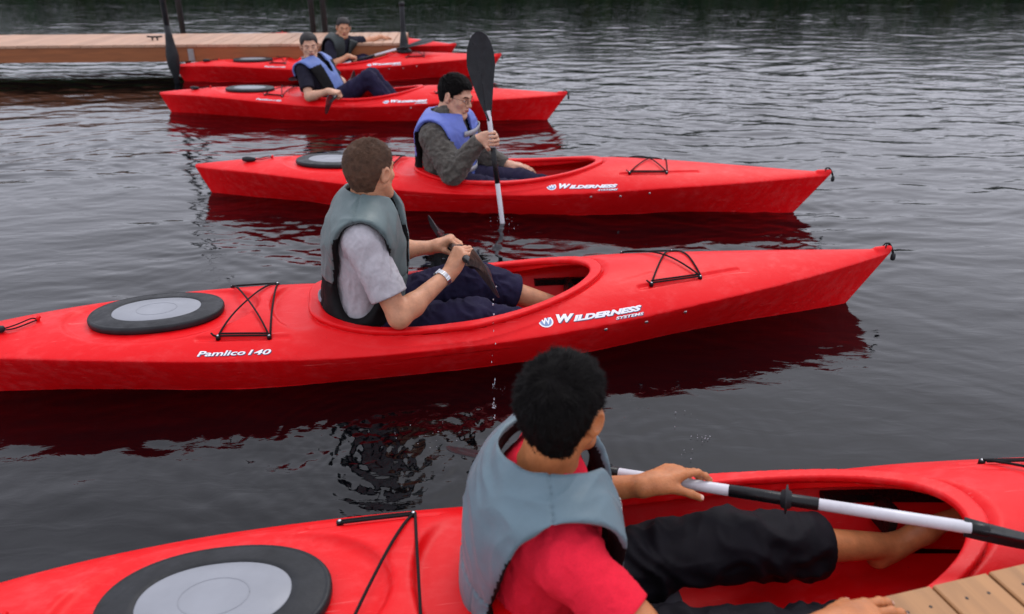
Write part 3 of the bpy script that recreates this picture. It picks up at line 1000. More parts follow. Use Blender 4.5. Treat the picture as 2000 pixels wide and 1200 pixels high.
# ------------------------------------------------------------------ far shore (out of the frame above, seen as its mirror image in the lake)
def far_shore():
    n = 90
    xs = np.linspace(-420, 420, n)
    prof = [(116, -0.5), (119, 1.0), (128, 4.0), (150, 11.0), (175, 18.0), (235, 32.0), (420, 60.0)]
    vs = []; fs = []
    for i, x in enumerate(xs):
        for (y, z) in prof:
            vs.append((x, y + 7 * math.sin(x * .021) + 3 * math.sin(x * .07), z + (1.5 * math.sin(x * .03 + y) if z > 1 else 0)))
    k = len(prof)
    for i in range(n - 1):
        for j in range(k - 1):
            fs.append((i * k + j, (i + 1) * k + j, (i + 1) * k + j + 1, i * k + j + 1))
    o = link_mesh('far_bank', make_mesh('far_bank', vs, fs, mat('bank_soil', (.014, .032, .014), .95, var=.5, vscale=.3, spec=0.0)))
    tag(o, kind='structure', label='low wooded bank across the lake')
    # the wood: trunks and leaf clumps, a distant mass
    rg = np.random.default_rng(5)
    tv, tf, tm = [], [], []
    q = []
    for i in range(560):
        x = rg.uniform(-190, 190); y = 118.5 + 7 * math.sin(x * .021) + 3 * math.sin(x * .07) + 36 * rg.random() ** 1.7
        z0 = 1.0 + max(0, (y - 119)) * .22
        hgt = rg.uniform(10, 13.5) + (1.2 if x > 0 else 0); conif = rg.random() < .55
        rad = hgt * (0.17 if conif else .28)
        ncl = 170
        t = rg.random(ncl) ** .8
        zz = z0 + hgt * (0.12 + .88 * t)
        rr = rad * ((1 - t) ** .8 + .06 if conif else np.sin(np.pi * np.clip(t * .85 + .12, 0, 1)) ** .6)
        an = rg.random(ncl) * 6.283; ro = rr * np.sqrt(rg.random(ncl))
        c = np.stack([x + ro * np.cos(an), y + ro * np.sin(an), zz], 1)
        d1 = rg.normal(size=(ncl, 3)); d1 /= np.linalg.norm(d1, axis=1)[:, None]
        d2 = np.cross(d1, rg.normal(size=(ncl, 3))); d2 /= np.linalg.norm(d2, axis=1)[:, None]
        s = rg.uniform(.45, 1.0, (ncl, 1)) * (1 if conif else 1.3)
        q.append(np.stack([c - d1 * s, c + d2 * s * .7, c + d1 * s, c - d2 * s * .7], 1))
        tv.append(np.array([[x - .14, y, z0], [x + .14, y, z0], [x + .05, y + .1, z0 + hgt * .8], [x - .05, y - .1, z0 + hgt * .8]])[None])
    # dense understorey that closes the gaps between the trunks
    ncl = 9000
    x = rg.uniform(-200, 200, ncl); y = 119.5 + 7 * np.sin(x * .021) + 3 * np.sin(x * .07) + rg.uniform(0, 9, ncl)
    c = np.stack([x, y, .6 + 8.5 * rg.random(ncl) ** .9 + 1.5 * np.sin(x * .11)], 1)
    d1 = rg.normal(size=(ncl, 3)); d1 /= np.linalg.norm(d1, axis=1)[:, None]
    d2 = np.cross(d1, rg.normal(size=(ncl, 3))); d2 /= np.linalg.norm(d2, axis=1)[:, None]
    s = rg.uniform(.7, 1.5, (ncl, 1))
    q.append(np.stack([c - d1 * s, c + d2 * s * .7, c + d1 * s, c - d2 * s * .7], 1))
    q = np.concatenate(q); t = np.concatenate(tv)
    allq = np.concatenate([q, t]); n = len(allq)
    mi = np.concatenate([rg.integers(0, 3, len(q)), np.full(len(t), 3)])
    o = link_mesh('far_shore_wood', make_mesh('far_shore_wood', allq.reshape(-1, 3), np.arange(n * 4).reshape(-1, 4),
        [mat('dark_needles', (.014, .042, .018), .8, spec=.1), mat('leaf_green', (.026, .064, .022), .8, spec=.1), mat('olive_leaf', (.046, .056, .022), .8, spec=.1), mat('bark', (.06, .05, .04), .9)], mi, smooth=False))
    tag(o, 'dark green wood on the far shore mirrored along the top of the lake', 'wood', kind='stuff')
far_shore()
# ------------------------------------------------------------------ people
UP = V(0, 0, 1)
def frame(fwd, up=UP):
    """rows: right, forward, up"""
    f = unit(fwd); r = unit(np.cross(f, up)); u = np.cross(r, f)
    return np.stack([r, f, u])
def rot(v, axis, ang):
    axis = unit(axis); v = np.asarray(v, float)
    return v * math.cos(ang) + np.cross(axis, v) * math.sin(ang) + axis * (axis @ v) * (1 - math.cos(ang))
def head_frame(yaw, pitch=0.0, roll=0.0):
    f = V(math.cos(yaw) * math.cos(pitch), math.sin(yaw) * math.cos(pitch), math.sin(pitch))
    F = frame(f)
    if roll: F = np.stack([rot(v, F[1], roll) for v in F])
    return F

def add_head(F, c, Fr, s, neck_base, fat=1.0):
    """c: centre of the head at eye height, Fr its frame"""
    def P(x, y, z): return c + s * (x * Fr[0] + y * Fr[1] + z * Fr[2])
    F.ell(P(0, -.016, .036), Fr, V(.0765, .0955, .084) * s, .01)
    F.ell(P(0, -.030, .020), Fr, V(.0740, .0820, .072) * s, .03)
    F.ell(P(0, .026, -.036), Fr, V(.0585 * fat, .062, .080) * s, .035)
    F.cap(P(.030 * fat, .060, -.100), P(-.030 * fat, .060, -.100), .015 * s, k=.03 * s)
    F.cap(P(0, .074, -.104), P(0, .070, -.100), .0175 * s, k=.02 * s)
    for g in (1, -1):
        F.cap(P(g * .056 * fat, .002, -.050), P(g * .026, .060, -.098), .014 * s, .013 * s, .03 * s)
        F.cap(P(g * .012, .081, .020), P(g * .040, .068, .022), .0115 * s, .011 * s, .014 * s)
        F.ell(P(g * .044, .056, -.022), Fr, V(.019, .017, .017) * s, .02 * s)
    F.cap(P(0, .078, .018), P(0, .1035, -.024), .0075 * s, .0115 * s, .010 * s)
    for g in (1, -1):
        F.ell(P(g * .0125, .094, -.028), Fr, V(.0085, .011, .0085) * s, .006 * s)
    F.ell(P(0, .080, -.056), Fr, V(.026, .013, .019) * s, .015 * s)
    for g in (1, -1):
        F.ell(P(g * .0315, .088, .0015), Fr, V(.0150, .0130, .0105) * s, .012 * s, 'sub')
        F.ell(P(g * .0315, .0705, .0015), Fr, V(.0135, .0125, .0120) * s, .003 * s)
        F.cap(P(g * .019, .081, .0075), P(g * .044, .0745, .0065), .0034 * s, k=.004 * s)
    F.cap(P(-.021, .0865, -.0515), P(0, .0935, -.0505), .0042 * s, .0056 * s, .005 * s)
    F.cap(P(.021, .0865, -.0515), P(0, .0935, -.0505), .0042 * s, .0056 * s, .005 * s)
    F.cap(P(-.018, .0865, -.0625), P(.018, .0865, -.0625), .0062 * s, k=.006 * s)
    F.cap(P(-.024, .0905, -.0568), P(.024, .0905, -.0568), .0018 * s, k=.003 * s, op='sub')
    F.cap(P(-.016, .086, -.080), P(.016, .086, -.080), .006 * s, k=.012 * s, op='sub')
    for g in (1, -1):
        E = np.stack([unit(Fr[0] * g + Fr[1] * -.45), unit(Fr[1] + Fr[0] * g * .45 - Fr[2] * .18), unit(Fr[2] + Fr[1] * -.15)])
        E = np.stack([E[0], unit(E[1] - E[0] * (E[1] @ E[0])), E[2]]); E[2] = np.cross(E[0], E[1]) * (1 if g > 0 else 1)
        ec = P(g * .0850, -.010, -.004)
        F.ell(ec, E, V(.0095, .0205, .0335) * s, .008 * s)
        F.ell(ec + E[0] * .0075 * s * (1 if (E[0] @ (Fr[0] * g)) > 0 else -1) + Fr[1] * .003 * s + Fr[2] * .002 * s, E, V(.0065, .0105, .0185) * s, .004 * s, 'sub')
        F.ell(P(g * .0790, .010, -.006), Fr, V(.006, .006, .008) * s, .005 * s)
        F.ell(P(g * .0800, -.004, -.031), Fr, V(.0055, .008, .008) * s, .006 * s)
    nt = P(0, -.022, -.050)
    F.cap(nt, neck_base, .0525 * s, .0600 * s, .03 * s)
    F.cap(P(0, -.045, -.02), neck_base - unit(neck_base - nt) * 0 - Fr[1] * .012 * s, .046 * s, .052 * s, .035 * s)

def add_hand(F, w, fwd, palm, side, s=1.0, curl=(30, 35, 25), spread=4.0, thumb=(25, 20, 15), thumb_out=40, fing=None):
    """w wrist, fwd along the hand, palm out of the palm, side=+1 if the thumb is toward cross(fwd, palm)... a vector toward the thumb is computed"""
    f = unit(fwd); p = unit(palm - f * (palm @ f)); t = np.cross(f, p) * side     # toward the thumb
    L = []
    # palm: several rounded bones side by side
    for i, (o, ln, r) in enumerate(((.030, .088, .0150), (.010, .092, .0150), (-.011, .088, .0145), (-.030, .080, .0130))):
        F.cap(w + t * o * .55 * s + f * .012 * s, w + (f * ln + t * o) * s, (.016) * s, (r - .0028) * s, .016 * s)
    F.ell(w + (f * .050 + t * .002 + p * .004) * s, np.stack([t, f, p]), V(.036, .046, .0155) * s, .018 * s)
    F.ell(w + (f * .034 + t * .026 + p * .012) * s, np.stack([t, f, p]), V(.016, .030, .015) * s, .016 * s)
    F.ell(w + (f * .036 - t * .024 + p * .009) * s, np.stack([t, f, p]), V(.013, .032, .013) * s, .014 * s)
    F.cap(w - f * .02 * s, w + f * .02 * s, .0245 * s, .023 * s, .02 * s)
    lens = ((.043, .026, .021), (.047, .029, .022), (.044, .027, .021), (.034, .020, .019))
    base = (.030, .010, -.011, -.030); bl = (.088, .092, .088, .080)
    nails = []
    for i in range(4):
        c = curl if fing is None else fing[i]
        d = rot(f, p, R(-spread * (1.5 - i)) * side * (-1))
        # keep knuckles spread toward the thumb side for the index
        d = unit(f + t * math.tan(R(spread)) * (1.5 - i))
        a = w + (f * bl[i] + t * base[i]) * s
        ax = unit(np.cross(d, p)); cum = 0
        rad = (.0092, .0094, .0088, .0078)[i]
        for j in range(3):
            cum += c[j]
            dj = rot(d, ax, R(cum))
            b = a + dj * lens[i][j] * s
            F.cap(a, b, (rad - .0006 * j) * s, (rad - .0006 * (j + 1)) * s, .004 * s if j else .007 * s)
            if j < 2: F.cap(b, b, (rad + .0001) * s, k=.003 * s)
            a = b
        back = rot(-p, ax, R(cum))
        nails.append((b - dj * .004 * s + back * (rad - .0022) * s, dj, back, ax, rad * s))
    # thumb
    a = w + (f * .022 + t * .026 + p * .006) * s
    d = unit(f * math.cos(R(thumb_out)) + t * math.sin(R(thumb_out)) + p * .35)
    ax = unit(np.cross(d, unit(p * 0.8 - t * 0.75)))
    cum = 0
    for j, (ln, r0, r1) in enumerate(((.042, .0145, .0120), (.034, .0112, .0102), (.027, .0104, .0088))):
        cum += thumb[j]
        dj = rot(d, ax, R(cum)); b = a + dj * ln * s
        F.cap(a, b, r0 * s, r1 * s, .010 * s if j == 0 else .004 * s)
        a = b
    back = rot(unit(np.cross(d, ax)), ax, R(cum))
    nails.append((b - dj * .004 * s + back * .0072 * s, dj, back, ax, .0105 * s))
    return nails

def add_torso(F, J, s, g=0.0, k=.05, arms=True):
    pel, nb = J['pelvis'], J['neck']
    u = unit(nb - pel); shr, shl = J['shR'], J['shL']
    r = unit((shr - shl) - u * ((shr - shl) @ u)); f = np.cross(u, r)
    Fr = np.stack([r, f, u]); h = np.linalg.norm(nb - pel)
    hp = J.get('hipdir'); 
    P = lambda x, y, t: pel + r * x * s + f * y * s + u * t * h
    F.ell(P(0, 0, .06), Fr, V(.165 * s + g, .118 * s + g, .125 * s + g), k)
    F.ell(P(0, .008, .32), Fr, V(.148 * s + g, .108 * s + g, .15 * s + g), k)
    F.ell(P(0, .006, .60), Fr, V(.163 * s + g, .118 * s + g, .165 * s + g), k)
    F.ell(P(0, -.006, .80), Fr, V(.172 * s + g, .098 * s + g, .105 * s + g), k)
    base = nb - u * .035 * s
    for S in (shr, shl):
        F.cap(base, S, .052 * s + g, .052 * s + g, k)
        F.cap(nb + u * .015 * s, S + u * .012 * s, .036 * s + g, .030 * s + g, k)
    return Fr, h

def add_arm(F, S, E, W, s, g=0.0, t0=0.0, k=.025):
    F.cap(S, S, .056 * s + g, k=.03)
    F.cap(S, E, .050 * s + g, .040 * s + g, k)
    m = S + (E - S) * .45
    F.cap(m, m + (E - S) * .1, .047 * s + g, k=.03)
    if W is not None:
        m = E + (W - E) * .25
        F.cap(E, m, .038 * s + g, .042 * s + g, k)
        F.cap(m, W, .041 * s + g, .0255 * s + g, k)

def add_leg(F, Hp, K, A, T, s, g=0.0, k=.03):
    F.cap(Hp, K, .088 * s + g, .056 * s + g, k)
    if A is not None:
        m = K + (A - K) * .3
        back = unit(np.cross(np.cross(A - K, K - Hp), A - K) + 1e-6)
        F.cap(K, m, .054 * s + g, .054 * s + g, k)
        F.cap(m, A, .053 * s + g, .033 * s + g, k)
        if T is not None:
            heel = A - unit(T - A) * .035 * s - UP * .02
            F.cap(heel, A + (T - A) * .5, .034 * s, .034 * s, .02)
            F.cap(A + (T - A) * .5, T, .033 * s, .022 * s, .02)

def field_bounds(F, pad=.02):
    lo = np.full(3, 1e9); hi = -lo
    for op, fn, c, rad, k in F.ops:
        if op == 'add' and c is not None:
            lo = np.minimum(lo, c - rad); hi = np.maximum(hi, c + rad)
    return lo - pad, hi + pad

def join_parts(parts):
    vs, qs, ns, ms = [], [], [], []; o = 0
    for v, q, n, m in parts:
        vs.append(v); qs.append(q + o); ns.append(n); ms.append(m); o += len(v)
    return np.concatenate(vs), np.concatenate(qs), np.concatenate(ns), np.concatenate(ms)

def used_only(v, q, n, keep):
    q = q[keep]
    u, inv = np.unique(q.ravel(), return_inverse=True)
    return v[u], inv.reshape(-1, 4), n[u]

def region(F, planes, lo, hi, h):
    """mesh the field in a box, cutting it with planes (p, n: keep behind n); the cut faces are left open"""
    v, q, n = surface(F, lo, hi, h)
    keep = np.ones(len(q), bool)
    c = v[q].mean(1)
    for p, nn in planes:
        keep &= ((c - p) @ nn) < 0
    return used_only(v, q, n, keep)

def displace(v, n, fn):
    d = fn(v)
    return v + n * d[:, None]

def mesh_normals_from(v, q):
    a, b, c, d = v[q[:, 0]], v[q[:, 1]], v[q[:, 2]], v[q[:, 3]]
    fn = np.cross(c - a, d - b)
    n = np.zeros_like(v)
    for i in range(4): np.add.at(n, q[:, i], fn)
    return n / (np.linalg.norm(n, axis=1)[:, None] + 1e-12)

def wrinkle(amp, scale, axis=None, squash=.35, seed=0.0, ridge=True):
    def fn(P):
        Q = P * scale
        if axis is not None:
            a = unit(axis); t = Q @ a
            Q = Q - a[None] * (t * (1 - squash))[:, None]
        Q = Q + seed
        w = pnoise(Q * .5 + 7)[:, None] * 1.2
        a1 = pnoise(Q + w)
        if ridge: a1 = 0.45 - np.abs(a1) * 1.8
        return amp * (a1 + .35 * pnoise(Q * 2.3 + w))
    return fn

def cloth(name, F, m, parent, h, wr=None, planes=(), extra_mats=None, matfn=None, smoothn=True):
    lo, hi = field_bounds(F)
    v, q, n = surface(F, lo, hi, h)
    if planes:
        keep = np.ones(len(q), bool); c = v[q].mean(1)
        for p, nn in planes: keep &= ((c - p) @ nn) < 0
        v, q, n = used_only(v, q, n, keep)
    if wr is not None:
        at = np.ones(len(v))
        for (e, d, rr) in getattr(F, 'ends', []):
            t = np.abs((v - e) @ d); near = np.linalg.norm(v - e, axis=1) < rr + .03
            at = np.where(near, np.minimum(at, np.clip((t - .006) / .035, 0.0, 1)), at)
        for w in (wr if isinstance(wr, (list, tuple)) else [wr]): v = v + n * (w(v) * at)[:, None]
        n = mesh_normals_from(v, q)
    mats = [m] + (extra_mats or [])
    mi = matfn(v[q].mean(1), n[q].mean(1)) if matfn else None
    return link_mesh(name, make_mesh(name, v, q, mats, mi, normals=n), parent)

def hair_obj(F, c, Fr, s, m, parent, h, style, n_str, length, seed, width=.0011):
    # short back and sides, longer on top
    """cap of hair that follows the skull plus a coat of short blades growing from the crown whorl"""
    def loc(P): return (P - c) @ Fr.T / s
    def infl(q):
        # thickness over the skull as a function of head coordinates
        top = np.clip((q[:, 2] - .02) / .07, 0, 1)
        back = np.clip((-q[:, 1]) / .09, 0, 1)
        return style['t0'] + (style['t1'] - style['t0']) * top + .004 * back * (1 - top)
    def hairline(q):
        """> 0 where hair grows"""
        x, y, z = np.abs(q[:, 0]), q[:, 1], q[:, 2]
        # boundary height as a function of how far forward we are
        front = .066 - 1.6 * np.maximum(x - .045, 0)
        zb = np.where(y > .052, front, np.where(y > .020, .020 + (front - .020) * np.clip((y - .020) / .032, 0, 1), 0))
        zb = np.where(y <= .020, np.where(y > -.005, .020 - (.020 - y) / .025 * .005, .0), zb)
        zb = np.where(y <= -.005, .022 - np.clip((-.030 - y) / .016, 0, 1) * (.022 + style['nape']), zb)
        side = np.where((y > .004) & (y < .022) & (x > .06), -.022 - zb, 0)        # sideburn
        return z - (zb + side)
    skull = Field()
    skull.ell(c + s * (Fr[1] * -.016 + Fr[2] * .036), Fr, V(.0765, .0955, .084) * s, .01)
    skull.ell(c + s * (Fr[1] * -.030 + Fr[2] * .020), Fr, V(.0740, .0820, .072) * s, .03)
    skull.cap(c + s * (Fr[1] * -.045 + Fr[2] * -.02), c + s * (Fr[1] * -.030 - Fr[2] * .085), .046 * s, .047 * s, .035 * s)
    def fn(P):
        q = loc(P)
        d = skull.ev(P) - infl(q) * s
        d = d + pnoise(P * 55 / s) * .0015 + pnoise(P * 22 / s) * .0018
        hl = hairline(q) + pnoise(P * 70) * .006
        return smax(d, -hl * s * .8, .006 * s)
    lo = c - .16 * s; hi = c + .16 * s
    v, q, n = surface(fn, lo, hi, h)
    ho = link_mesh('hair', make_mesh('hair', v, q, m, normals=n), parent)
    if n_str:
        rg = np.random.default_rng(seed)
        tri = v[q]
        area = np.linalg.norm(np.cross(tri[:, 1] - tri[:, 0], tri[:, 3] - tri[:, 0]), axis=1)
        fnn = n[q].mean(1); fnn /= np.linalg.norm(fnn, axis=1)[:, None] + 1e-9
        cq = loc(tri.mean(1))
        outward = ((tri.mean(1) - (c - Fr[2] * 0)) * fnn).sum(1) > 0.02
        ok = outward & (hairline(cq) > -.006)
        pr = area * ok; pr /= pr.sum()
        fi = rg.choice(len(q), n_str, p=pr)
        a, b = rg.random((n_str, 1)), rg.random((n_str, 1))
        P = (tri[fi, 0] * (1 - a) + tri[fi, 1] * a) * (1 - b) + (tri[fi, 3] * (1 - a) + tri[fi, 2] * a) * b
        N_ = fnn[fi]; Q = loc(P)
        whorl = V(.012, -.070, .085)
        d = Q - whorl; 
        dir_l = d / (np.linalg.norm(d, axis=1)[:, None] + .01)
        sw = np.stack([-d[:, 1], d[:, 0], 0 * d[:, 0]], 1); sw /= np.linalg.norm(sw, axis=1)[:, None] + .02
        dir_l = dir_l + .45 * sw * np.exp(-np.linalg.norm(d, axis=1) / .04)[:, None]
        D_ = dir_l @ Fr
        D_ = D_ - N_ * (D_ * N_).sum(1)[:, None]
        D_ /= np.linalg.norm(D_, axis=1)[:, None] + 1e-9
        clump = np.stack([pnoise(P * 75), pnoise(P * 75 + 9), pnoise(P * 75 + 19)], 1) * .7
        D_ = D_ + clump + rg.normal(size=D_.shape) * .16
        topf = np.clip((Q[:, 2] - .0) / .09, 0.0, 1)[:, None]
        lift = style['lift'] * (.35 + .65 * topf)
        Ls = length * s * (.45 + .55 * topf) * rg.uniform(.7, 1.15, (n_str, 1))
        D1 = D_ * (1 - lift) + N_ * lift; D1 /= np.linalg.norm(D1, axis=1)[:, None]
        D2 = D_ * (1 - lift * .3) + N_ * lift * .25; D2 /= np.linalg.norm(D2, axis=1)[:, None]
        S = np.cross(D1, N_); S /= np.linalg.norm(S, axis=1)[:, None] + 1e-9
        w = width * s
        p0 = P - N_ * .001; p1 = P + D1 * Ls * .5; p2 = p1 + D2 * Ls * .5
        vv = np.stack([p0 - S * w, p0 + S * w, p1 + S * w * .8, p1 - S * w * .8, p2 + S * w * .25, p2 - S * w * .25], 1)
        base = np.arange(n_str)[:, None] * 6
        qq = np.concatenate([base + np.array([0, 1, 2, 3]), base + np.array([3, 2, 4, 5])])
        link_mesh('hair_strands', make_mesh('hair_strands', vv.reshape(-1, 3), qq, m, smooth=True), ho)['kind'] = 'stuff'
    return ho

def eyes(c, Fr, s, parent, brow, white='eye_white'):
    for g in (1, -1):
        o = c + s * (Fr[0] * g * .0315 + Fr[1] * .0735 + Fr[2] * .0005)
        vs, fs = [], []
        n = 12
        for i in range(5):
            for k in range(n):
                a = 2 * math.pi * k / n; t = i / 4 * 1.1
                vs.append(o + s * .0115 * (Fr[1] * math.cos(t) + (Fr[0] * math.cos(a) + Fr[2] * math.sin(a) * .62) * math.sin(t)))
        for i in range(4):
            for k in range(n):
                fs.append((i * n + k, i * n + (k + 1) % n, (i + 1) * n + (k + 1) % n, (i + 1) * n + k))
        mi = [1 if i < (2 if white == 'eye_white' else 1) else 0 for i in range(4) for k in range(n)]
        link_mesh('eye', make_mesh('eye', vs, fs, [M[white], M['iris']], mi), parent)
        pts = [c + s * (Fr[0] * g * x + Fr[1] * y + Fr[2] * z) for x, y, z in ((.014, .0915, .0195), (.028, .0895, .0255), (.042, .081, .0240), (.050, .072, .0185))]
        tube_obj('eyebrow', [catmull(pts, 3)], [.0028 * s] * 3 + [.0034 * s] * 5 + [.0016 * s] * 2, brow, parent, 6)

def nail_objs(nails, m, parent):
    for (p, d, b, ax, r) in nails:
        vs = []; n = 5
        for i in range(4):
            for j in range(n):
                a = (j / (n - 1) - .5) * 1.7
                vs.append(p + d * (-.005 + .0042 * i) * (r / .009) + ax * math.sin(a) * r * .82 + b * ((math.cos(a) - 1) * r * .8 + .0017 * (r / .009) - (.0006 if i == 3 else 0)))
        fs = [(i * n + j, i * n + j + 1, (i + 1) * n + j + 1, (i + 1) * n + j) for i in range(3) for j in range(n - 1)]
        me = make_mesh('fingernail', vs, fs, m)
        me.update()
        nn = np.zeros(len(me.polygons) * 3); me.polygons.foreach_get('normal', nn)
        if (nn.reshape(-1, 3) @ b).mean() < 0: me.flip_normals()
        link_mesh('fingernail', me, parent)

def build_body(J, s, skinmat, parent, hb, hh, hd, hands, head_s=None, fat=1.0, legs=True, hair_ok=True):
    """the whole body as one mesh, refined at head and hands"""
    hs = head_s or s
    F = Field()
    Fr, h = add_torso(F, J, s)
    add_arm(F, J['shR'], J['elR'], J['wrR'], s)
    add_arm(F, J['shL'], J['elL'], J['wrL'], s)
    if legs:
        add_leg(F, J['hipR'], J['knR'], J.get('anR'), J.get('toR'), s)
        add_leg(F, J['hipL'], J['knL'], J.get('anL'), J.get('toL'), s)
    add_head(F, J['head'], J['headF'], hs, J['neck'] - Fr[2] * .01, fat)
    FH = {}
    nails = {}
    for side in ('R', 'L'):
        if hands.get(side) is None: continue
        hp = dict(hands[side]); ss = hp.pop('scale', s)
        nails[side] = add_hand(F, J['wr' + side], side=1 if side == 'R' else -1, s=ss, **hp)
    planes_body = []; parts = []
    cuts = []
    hf = J['headF']; hc = J['head']
    ncut = hc - hf[2] * .118 * hs - hf[1] * .02; nup = unit(hc - J['neck'])
    lo, hi = field_bounds(F)
    v, q, n = surface(F, lo, hi, hb)
    c = v[q].mean(1)
    keep = ~(((c - ncut) @ nup > 0) & (np.linalg.norm(c - hc, axis=1) < .22 * hs))
    hz = {}
    for side in ('R', 'L'):
        if hands.get(side) is None: continue
        W = J['wr' + side]; d = unit(W - J['el' + side]); hz[side] = (W, d)
        keep &= ~(((c - W) @ d > -.02) & (np.linalg.norm(c - W - d * .08, axis=1) < .15 * s))
    v, q, n = used_only(v, q, n, keep); parts.append((v, q, n, np.zeros(len(q), int)))
    v, q, n = surface(F, hc - .165 * hs - V(0, 0, .03), hc + .15 * hs, hh)
    c = v[q].mean(1)
    keep = ((c - ncut) @ nup > -hb * .5) & (np.linalg.norm(c - hc, axis=1) < .22 * hs + hb)
    v, q, n = used_only(v, q, n, keep)
    qc = (v[q].mean(1) - hc) @ hf.T / hs
    lips = ((np.abs(qc[:, 2] + .0568) < .0095 - 11 * qc[:, 0] ** 2) & (qc[:, 1] > .078) & (np.abs(qc[:, 0]) < .024)).astype(int)
    parts.append((v, q, n, lips))
    for side, (W, d) in hz.items():
        v, q, n = surface(F, W + d * .08 - .15 * s, W + d * .08 + .15 * s, hd)
        c = v[q].mean(1)
        keep = ((c - W) @ d > -.02 - hb * .5) & (np.linalg.norm(c - W - d * .08, axis=1) < .15 * s + hb)
        v, q, n = used_only(v, q, n, keep); parts.append((v, q, n, np.zeros(len(q), int)))
    v, q, n, mi = join_parts(parts)
    body = link_mesh('body', make_mesh('body', v, q, [skinmat, M['lip']], mi, normals=n), parent)
    return F, Fr, h, nails, body

def vest_field(J, s, Fr, h, thick=.036, inner=.014, zt=1.02, zb=.05, neck_r=.078, arm_r=.098, slot=.010, vdepth=.30, arm_fwd=0.0, arm_in=.066, arm_up=-.040, open_front=0.0, side_open=.0):
    """sleeveless flotation jacket: a thick shell round the trunk with arm holes, a neck opening and a front slot"""
    pel, nb = J['pelvis'], J['neck']
    O = Field(); add_torso(O, J, s, thick, k=.07)
    I = Field(); add_torso(I, J, s, inner, k=.05)
    r, f, u = Fr
    A = Field()
    for S, g in ((J['shR'], 1), (J['shL'], -1)):
        a = S + r * g * arm_in * s + u * arm_up * s + f * arm_fwd; b = pel + u * h * .40 + r * g * .225 * s + f * arm_fwd
        A.cap(a, b, arm_r * .93 * s, arm_r * .92 * s, .02)
        A.cap(S + r * g * .10 * s, S + r * g * .20 * s + u * .03, arm_r * .9 * s, arm_r * s, .02)
    N_ = Field()
    N_.cap(nb - u * .02 * s - f * .005, nb + u * .2 + f * .02, neck_r * s, neck_r * 1.3 * s, .02)
    N_.cap(nb + f * .075 * s, nb + f * .13 * s - u * vdepth * .5 * s, neck_r * .62 * s, .012 * s, .05)
    N_.cap(nb + f * .12 * s, nb + f * .19 * s - u * vdepth * s, neck_r * .55 * s, .010 * s, .03)
    def fn(P):
        d = O.ev(P)
        d = smax(d, -I.ev(P), .008)
        d = smax(d, -A.ev(P), .016)
        d = smax(d, -N_.ev(P), .014)
        q = (P - pel)
        t = q @ u
        d = smax(d, t - h * zt, .02)
        d = smax(d, zb * h - t, .012)
        if slot > 0:
            x = np.abs(q @ r); y = q @ f
            d = smax(d, -np.maximum(x - slot - open_front * np.maximum(0, t / h - .35), -y), .008)
        return d * .9
    lo, hi = field_bounds(O)
    return fn, I.ev, O.ev, lo, hi

def vest(name, J, s, Fr, h, m_out, m_in, parent, res, wr=None, low_black=None, rim=.45, rim_t=.86, **kw):
    fn, inn, outf, lo, hi = vest_field(J, s, Fr, h, **kw)
    v, q, n = surface(fn, lo, hi, res)
    di = inn(v[q].mean(1)); do = -outf(v[q].mean(1))
    n2 = n
    if wr is not None:
        v = displace(v, n, wr); n2 = mesh_normals_from(v, q)
    c = v[q].mean(1)
    mi = (di < rim * (di + do)).astype(int)
    # the bound edges of the arm holes are black from the ribs down
    g_ = grad(outf, c, .002); g_ /= np.linalg.norm(g_, axis=1)[:, None] + 1e-9
    tt_ = ((c - J['pelvis']) @ Fr[2]) / h
    mi = np.where((((n2[q].mean(1)) * g_).sum(1) < .62) & (tt_ < rim_t) & (tt_ > .06), 1, mi)
    if low_black is not None:
        t = ((c - J['pelvis']) @ Fr[2]) / h; xr = np.abs((c - J['pelvis']) @ Fr[0]) / s
        mi = np.where(low_black(t, xr, ((c - J['pelvis']) @ Fr[1]) / s), 1, mi)
    # loose lining islands are removed by keeping faces of useful size only
    return link_mesh(name, make_mesh(name, v, q, [m_out, m_in], mi, normals=n2), parent)

